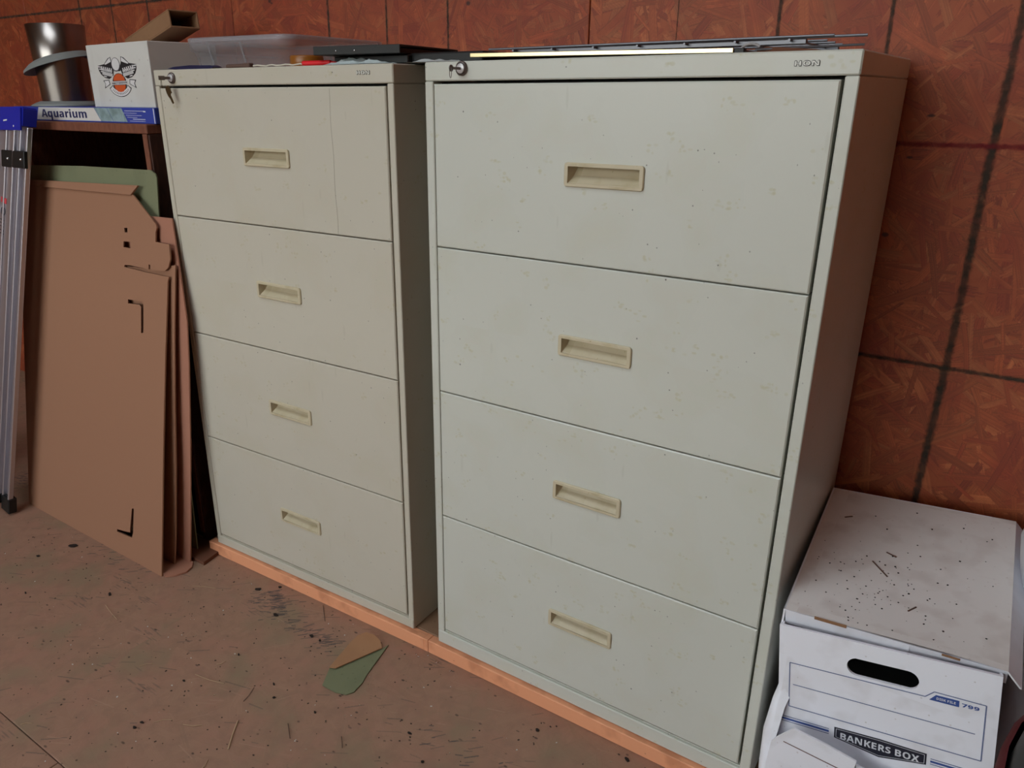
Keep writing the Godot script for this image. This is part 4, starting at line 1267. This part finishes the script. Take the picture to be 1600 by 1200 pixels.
	lathe(st, [Vector2(0.020, 0.0), Vector2(0.036, 0.0), Vector2(0.038, 0.004), Vector2(0.038, 0.021), Vector2(0.036, 0.025), Vector2(0.020, 0.025), Vector2(0.020, 0.0)], 32, axis)
	tag(obj("tape_roll", done(st), M.amber, null), "amber tape roll lying flat before the translucent tub", "tape roll")
	st = begin()
	crumple(st, 0.17, 0.042, 0.014, 5, Transform3D(Basis.IDENTITY, Vector3(-0.185, T + 0.0004, -0.027)))
	var b1 := obj("plastic_bag", done(st), M.bag)
	tag(b1, "crumpled grey plastic bag in front of the black binder on the left filing cabinet", "plastic bag")
	st = begin()
	crumple(st, 0.12, 0.045, 0.007, 8, Transform3D(Basis.IDENTITY, Vector3(0.0, T + 0.0004, -0.032)))
	tag(obj("plastic_bag", done(st), M.bag), "crumpled white plastic wrapper before the black case, above the lock of the right cabinet", "plastic bag")

	# right cabinet: gold-edged panel, wire rack, bits
	var gp := thing("framed_panel", "flat panel with a bright gold metal front edge lying on the right filing cabinet", "panel", Vector3(0.330, T + 0.0045, -0.04))
	gp.rotation = Vector3(0, 0.0, -0.0125)
	obj("edge_strip", boxm(Vector3(-0.253, 0.0, -0.005), Vector3(0.24, 0.0072, 0.0), 0.0008), M.gold, gp)
	obj("board", boxm(Vector3(-0.253, 0.0, -0.30), Vector3(0.24, 0.006, -0.0052), 0.0008), M.brown, gp)
	obj("end_block", boxm(Vector3(0.2405, -0.001, -0.014), Vector3(0.256, 0.0068, -0.002), 0.001), M.black, gp)
	var wr := thing("wire_rack", "flat grey metal wire rack lying on top of the right filing cabinet", "rack", Vector3(0.0, T + 0.0125, 0.0))
	var wires := [[0.08, 0.70, 0.0105, -0.10, 0.0022], [0.12, 0.735, 0.0125, -0.16, 0.0022], [0.06, 0.665, 0.0100, -0.22, 0.0022], [0.06, 0.665, 0.0095, -0.28, 0.0022], [0.08, 0.665, 0.0090, -0.34, 0.0022]]
	for w in wires:
		st = begin()
		tube(st, [Vector3(w[0], w[2], w[3]), Vector3(w[1], w[2] + 0.001, w[3])], w[4], 8)
		obj("wire", done(st), M.grey_metal, wr)
	for k in 7:
		st = begin()
		var x := 0.14 + k * 0.083
		tube(st, [Vector3(x, 0.0068, -0.09), Vector3(x, 0.0062, -0.35)], 0.002, 6)
		obj("wire", done(st), M.grey_metal, wr)
	obj("rail", boxm(Vector3(0.135, 0.001, -0.112), Vector3(0.66, 0.0085, -0.104), 0.001), M.grey_metal, wr)
	obj("rail", boxm(Vector3(0.30, -0.003, -0.345), Vector3(0.66, 0.006, -0.335), 0.001), M.grey_metal, wr)
	st = begin()
	tube(st, [Vector3(0.60, T + 0.0055, -0.05), Vector3(0.745, T + 0.0095, -0.09)], 0.0018, 8)
	tag(obj("metal_rod", done(st), M.grey_metal), "thin grey metal rod sticking out past the right end of the right filing cabinet top", "rod")
	st = begin()
	pts = []
	for k in 9:
		var a := lerpf(PI * 0.98, PI * 0.2, k / 8.0)
		pts.append(Vector3(0.595 + 0.016 * cos(a), T + 0.002 + 0.0115 * sin(a), -0.045))
	tube(st, pts, 0.0022, 8)
	tag(obj("cable_loop", done(st), mat(Color(0.60, 0.58, 0.58), 0.5)), "small grey cable loop right of the gold strip on the right filing cabinet", "cable")
	st = begin()
	slab(st, [Vector2(-0.045, 0.0), Vector2(0.05, 0.0), Vector2(0.042, 0.0035), Vector2(-0.01, 0.0075), Vector2(-0.03, 0.009), Vector2(-0.042, 0.006)], -0.03, 0.0)
	tag(obj("cork_piece", done(st), M.card_dark, null, Transform3D(Basis.IDENTITY, Vector3(0.645, T + 0.0003, -0.055))), "small brown wedge of board right of the cable loop on the right filing cabinet", "board piece")

# ------------------------------------------------------------------ litter on the floor
func floor_litter():
	var fxf := Transform3D(Basis(Vector3.RIGHT, PI / 2), Vector3.ZERO)
	var g := [Vector2(-0.157, 0.249), Vector2(-0.184, 0.198), Vector2(-0.126, 0.071), Vector2(-0.122, 0.051), Vector2(-0.094, 0.163), Vector2(-0.084, 0.19), Vector2(-0.08, 0.223), Vector2(-0.089, 0.239), Vector2(-0.116, 0.248)]
	tag(obj("card_scrap", slabm(g, -0.0036, -0.001), M.green, null, fxf), "green rounded piece of board lying on the floor under the brown scrap", "scrap")
	var b := [Vector2(-0.182, 0.2), Vector2(-0.204, 0.102), Vector2(-0.207, 0.07), Vector2(-0.198, 0.051), Vector2(-0.173, 0.047), Vector2(-0.146, 0.055), Vector2(-0.124, 0.073), Vector2(-0.167, 0.193)]
	var tl := Transform3D(Basis(Vector3.RIGHT, PI / 2 - 0.008), Vector3(0, 0.0065, 0))
	tag(obj("card_scrap", slabm(b, -0.0014, 0.0012), M.scrap, null, tl), "brown piece of cardboard with rounded end lying on the green scrap", "scrap")
	# straw stems
	var sw := [[-0.75, 0.177, -0.683, 0.146], [-0.438, 0.397, -0.354, 0.378], [-0.575, 0.457, -0.555, 0.432], [-0.271, 0.389, -0.285, 0.346], [-0.186, 0.5, -0.233, 0.436], [-0.19, 0.564, -0.198, 0.542], [-0.385, 0.546, -0.358, 0.518], [-0.326, 0.512, -0.289, 0.489], [-0.624, 0.719, -0.605, 0.703], [-0.425, 0.345, -0.415, 0.326], [-0.135, 0.377, -0.099, 0.404], [-0.011, 0.336, 0.013, 0.358], [-0.378, 0.028, -0.324, 0.074], [-0.871, 0.368, -0.785, 0.386]]
	var sl := ["pale straw stem on the floor just right of the foot of the leaning cardboard", "long pale straw stem lying in the middle of the open floor", "short pale straw stem on the floor, left of the long middle one", "dark brown twig on the floor, between the middle straw stem and the bottom edge",
		"thickest pale straw stem on the floor, near the bottom edge of the picture", "short pale straw stem cut by the bottom edge of the picture", "pale straw stem on the floor, left of the thickest stem", "pale straw stem on the floor, just left of the thickest stem's top", "short pale straw stem on the floor near the dark seam at the lower left",
		"small pale straw stem on the floor, above the long middle one", "dark twig on the floor just below the green scrap", "dark twig on the floor, second below the green scrap", "thin dark twig on the floor above the brown scrap, by the platform", "long pale straw stem on the dark floor below the big cardboard sheet"]
	for i in sw.size():
		var s = sw[i]
		var st := begin()
		var a := Vector3(s[0], 0.0016, s[1])
		var c := Vector3(s[2], 0.0022, s[3])
		var mid := (a + c) / 2.0 + Vector3(0.004, 0.001, 0.003) * (1.0 if i % 2 else -1.0)
		tube(st, [a, a.lerp(mid, 0.6), mid, c.lerp(mid, 0.4), c], 0.0008 if i != 4 else 0.0019, 6)
		var dark: bool = i in [3, 10, 11, 12]
		var o := obj("twig" if dark else "straw_stem", done(st), M.brown if dark else M.straw)
		tag(o, sl[i], "twig" if dark else "straw", "dark twigs on the floor" if dark else "pale straw stems on the floor")
	# dark chips
	var dk := [[-1.234, 0.256, 0.020], [-0.907, 0.333, 0.010], [-1.109, 0.465, 0.006], [-1.267, 0.348, 0.009], [-0.582, 0.08, 0.012], [-0.539, 0.039, 0.008], [-0.454, 0.131, 0.011], [-0.408, 0.291, 0.005], [-0.441, 0.426, 0.005], [-0.406, 0.561, 0.006], [-0.256, 0.311, 0.005], [-0.222, 0.341, 0.005], [-0.11, 0.319, 0.006], [-0.309, 0.137, 0.009], [-0.279, 0.137, 0.007], [-0.406, 0.579, 0.007], [0.106, 0.244, 0.006], [0.332, 0.077, 0.009], [0.529, 0.04, 0.009], [0.178, 0.289, 0.006]]
	var dl := ["largest black chip on the floor, at the foot of the big cardboard sheet", "dark chip on the floor below the bottom right corner of the big cardboard sheet", "dark chip on the floor at the far left, in the open", "dark chip on the floor at the far left, near the ladder foot",
		"dark ragged chip by the platform edge, nearest the cardboard", "small dark chip by the platform edge, second from the cardboard", "dark elongated chip on the floor, a hand's width before the platform", "small round dark chip in the middle of the floor, left of the brown scrap", "small dark chip on the floor above the long middle straw stem",
		"dark chip on the floor, left of the two bottom straw stems", "upper of two small dark chips left of the green scrap", "lower of two small dark chips left of the green scrap", "dark chip on the floor directly below the green scrap", "left one of the dark chips above the brown scrap", "right one of the dark chips above the brown scrap",
		"dark chip on the floor, lowest at the left above the bottom edge", "dark chip on the floor, lower right of the green scrap, towards the platform", "dark chip close to the platform under the middle of the right cabinet", "dark chip close to the platform near the bottom edge of the picture", "small dark chip on the floor by the bottom edge, right of centre"]
	var r := RandomNumberGenerator.new()
	r.seed = 5
	for i in dk.size():
		var st := begin()
		var out := []
		for k in 7:
			var a := TAU * k / 7.0
			out.append(Vector2(cos(a) * dk[i][2] * 0.8 * r.randf_range(0.5, 1.2), sin(a) * dk[i][2] * 0.45 * r.randf_range(0.6, 1.1)))
		slab(st, out, -0.0035, -0.0005, Transform3D(Basis(Vector3.UP, r.randf_range(-0.6, 0.6)) * Basis(Vector3.RIGHT, PI / 2), Vector3(dk[i][0], 0.0002, dk[i][1])))
		var o := obj("wood_chip", done(st), M.dark_bit)
		tag(o, dl[i], "chip", "dark chips on the floor")
	for q in [[-0.044, 0.036], [-0.033, 0.040], [-0.018, 0.022], [0.012, 0.028], [0.019, 0.030], [0.063, 0.034], [0.069, 0.033], [-0.458, 0.103], [-0.418, 0.06]]:
		var st := begin()
		bbox(st, Vector3(-0.0032, 0.0003, -0.0012), Vector3(0.0032, 0.0026, 0.0012), 0.0007, Transform3D(Basis(Vector3.UP, r.randf() * PI), Vector3(q[0], 0, q[1])))
		tag(obj("staple", done(st), M.chrome), "tiny shiny metal bit on the floor by the platform edge", "metal bit", "shiny metal bits by the platform")
	# dust and crumbs nobody could count
	var st := begin()
	for k in 900:
		var x := r.randf_range(-1.4, 0.75)
		var z := r.randf_range(0.03, 0.78)
		if x < -0.8 and z < 0.23: continue
		var s := r.randf_range(0.0004, 0.0016)
		var br := r.randf()
		st.set_color(Color(0.05, 0.03, 0.02) if br < 0.72 else (Color(0.35, 0.25, 0.17) if br < 0.9 else Color(0.6, 0.56, 0.5)))
		bbox(st, Vector3(-s * r.randf_range(0.8, 2.6), 0.0, -s), Vector3(s, s * 0.8, s), 0.0004, Transform3D(Basis(Vector3.UP, r.randf() * TAU), Vector3(x, 0.0002, z)))
	var dm := mat(Color.WHITE, 0.9)
	dm.vertex_color_use_as_albedo = true
	tag(obj("floor_crumbs", done(st), dm), "fine dark crumbs and sawdust strewn over the brown floor", "debris", "", "stuff")
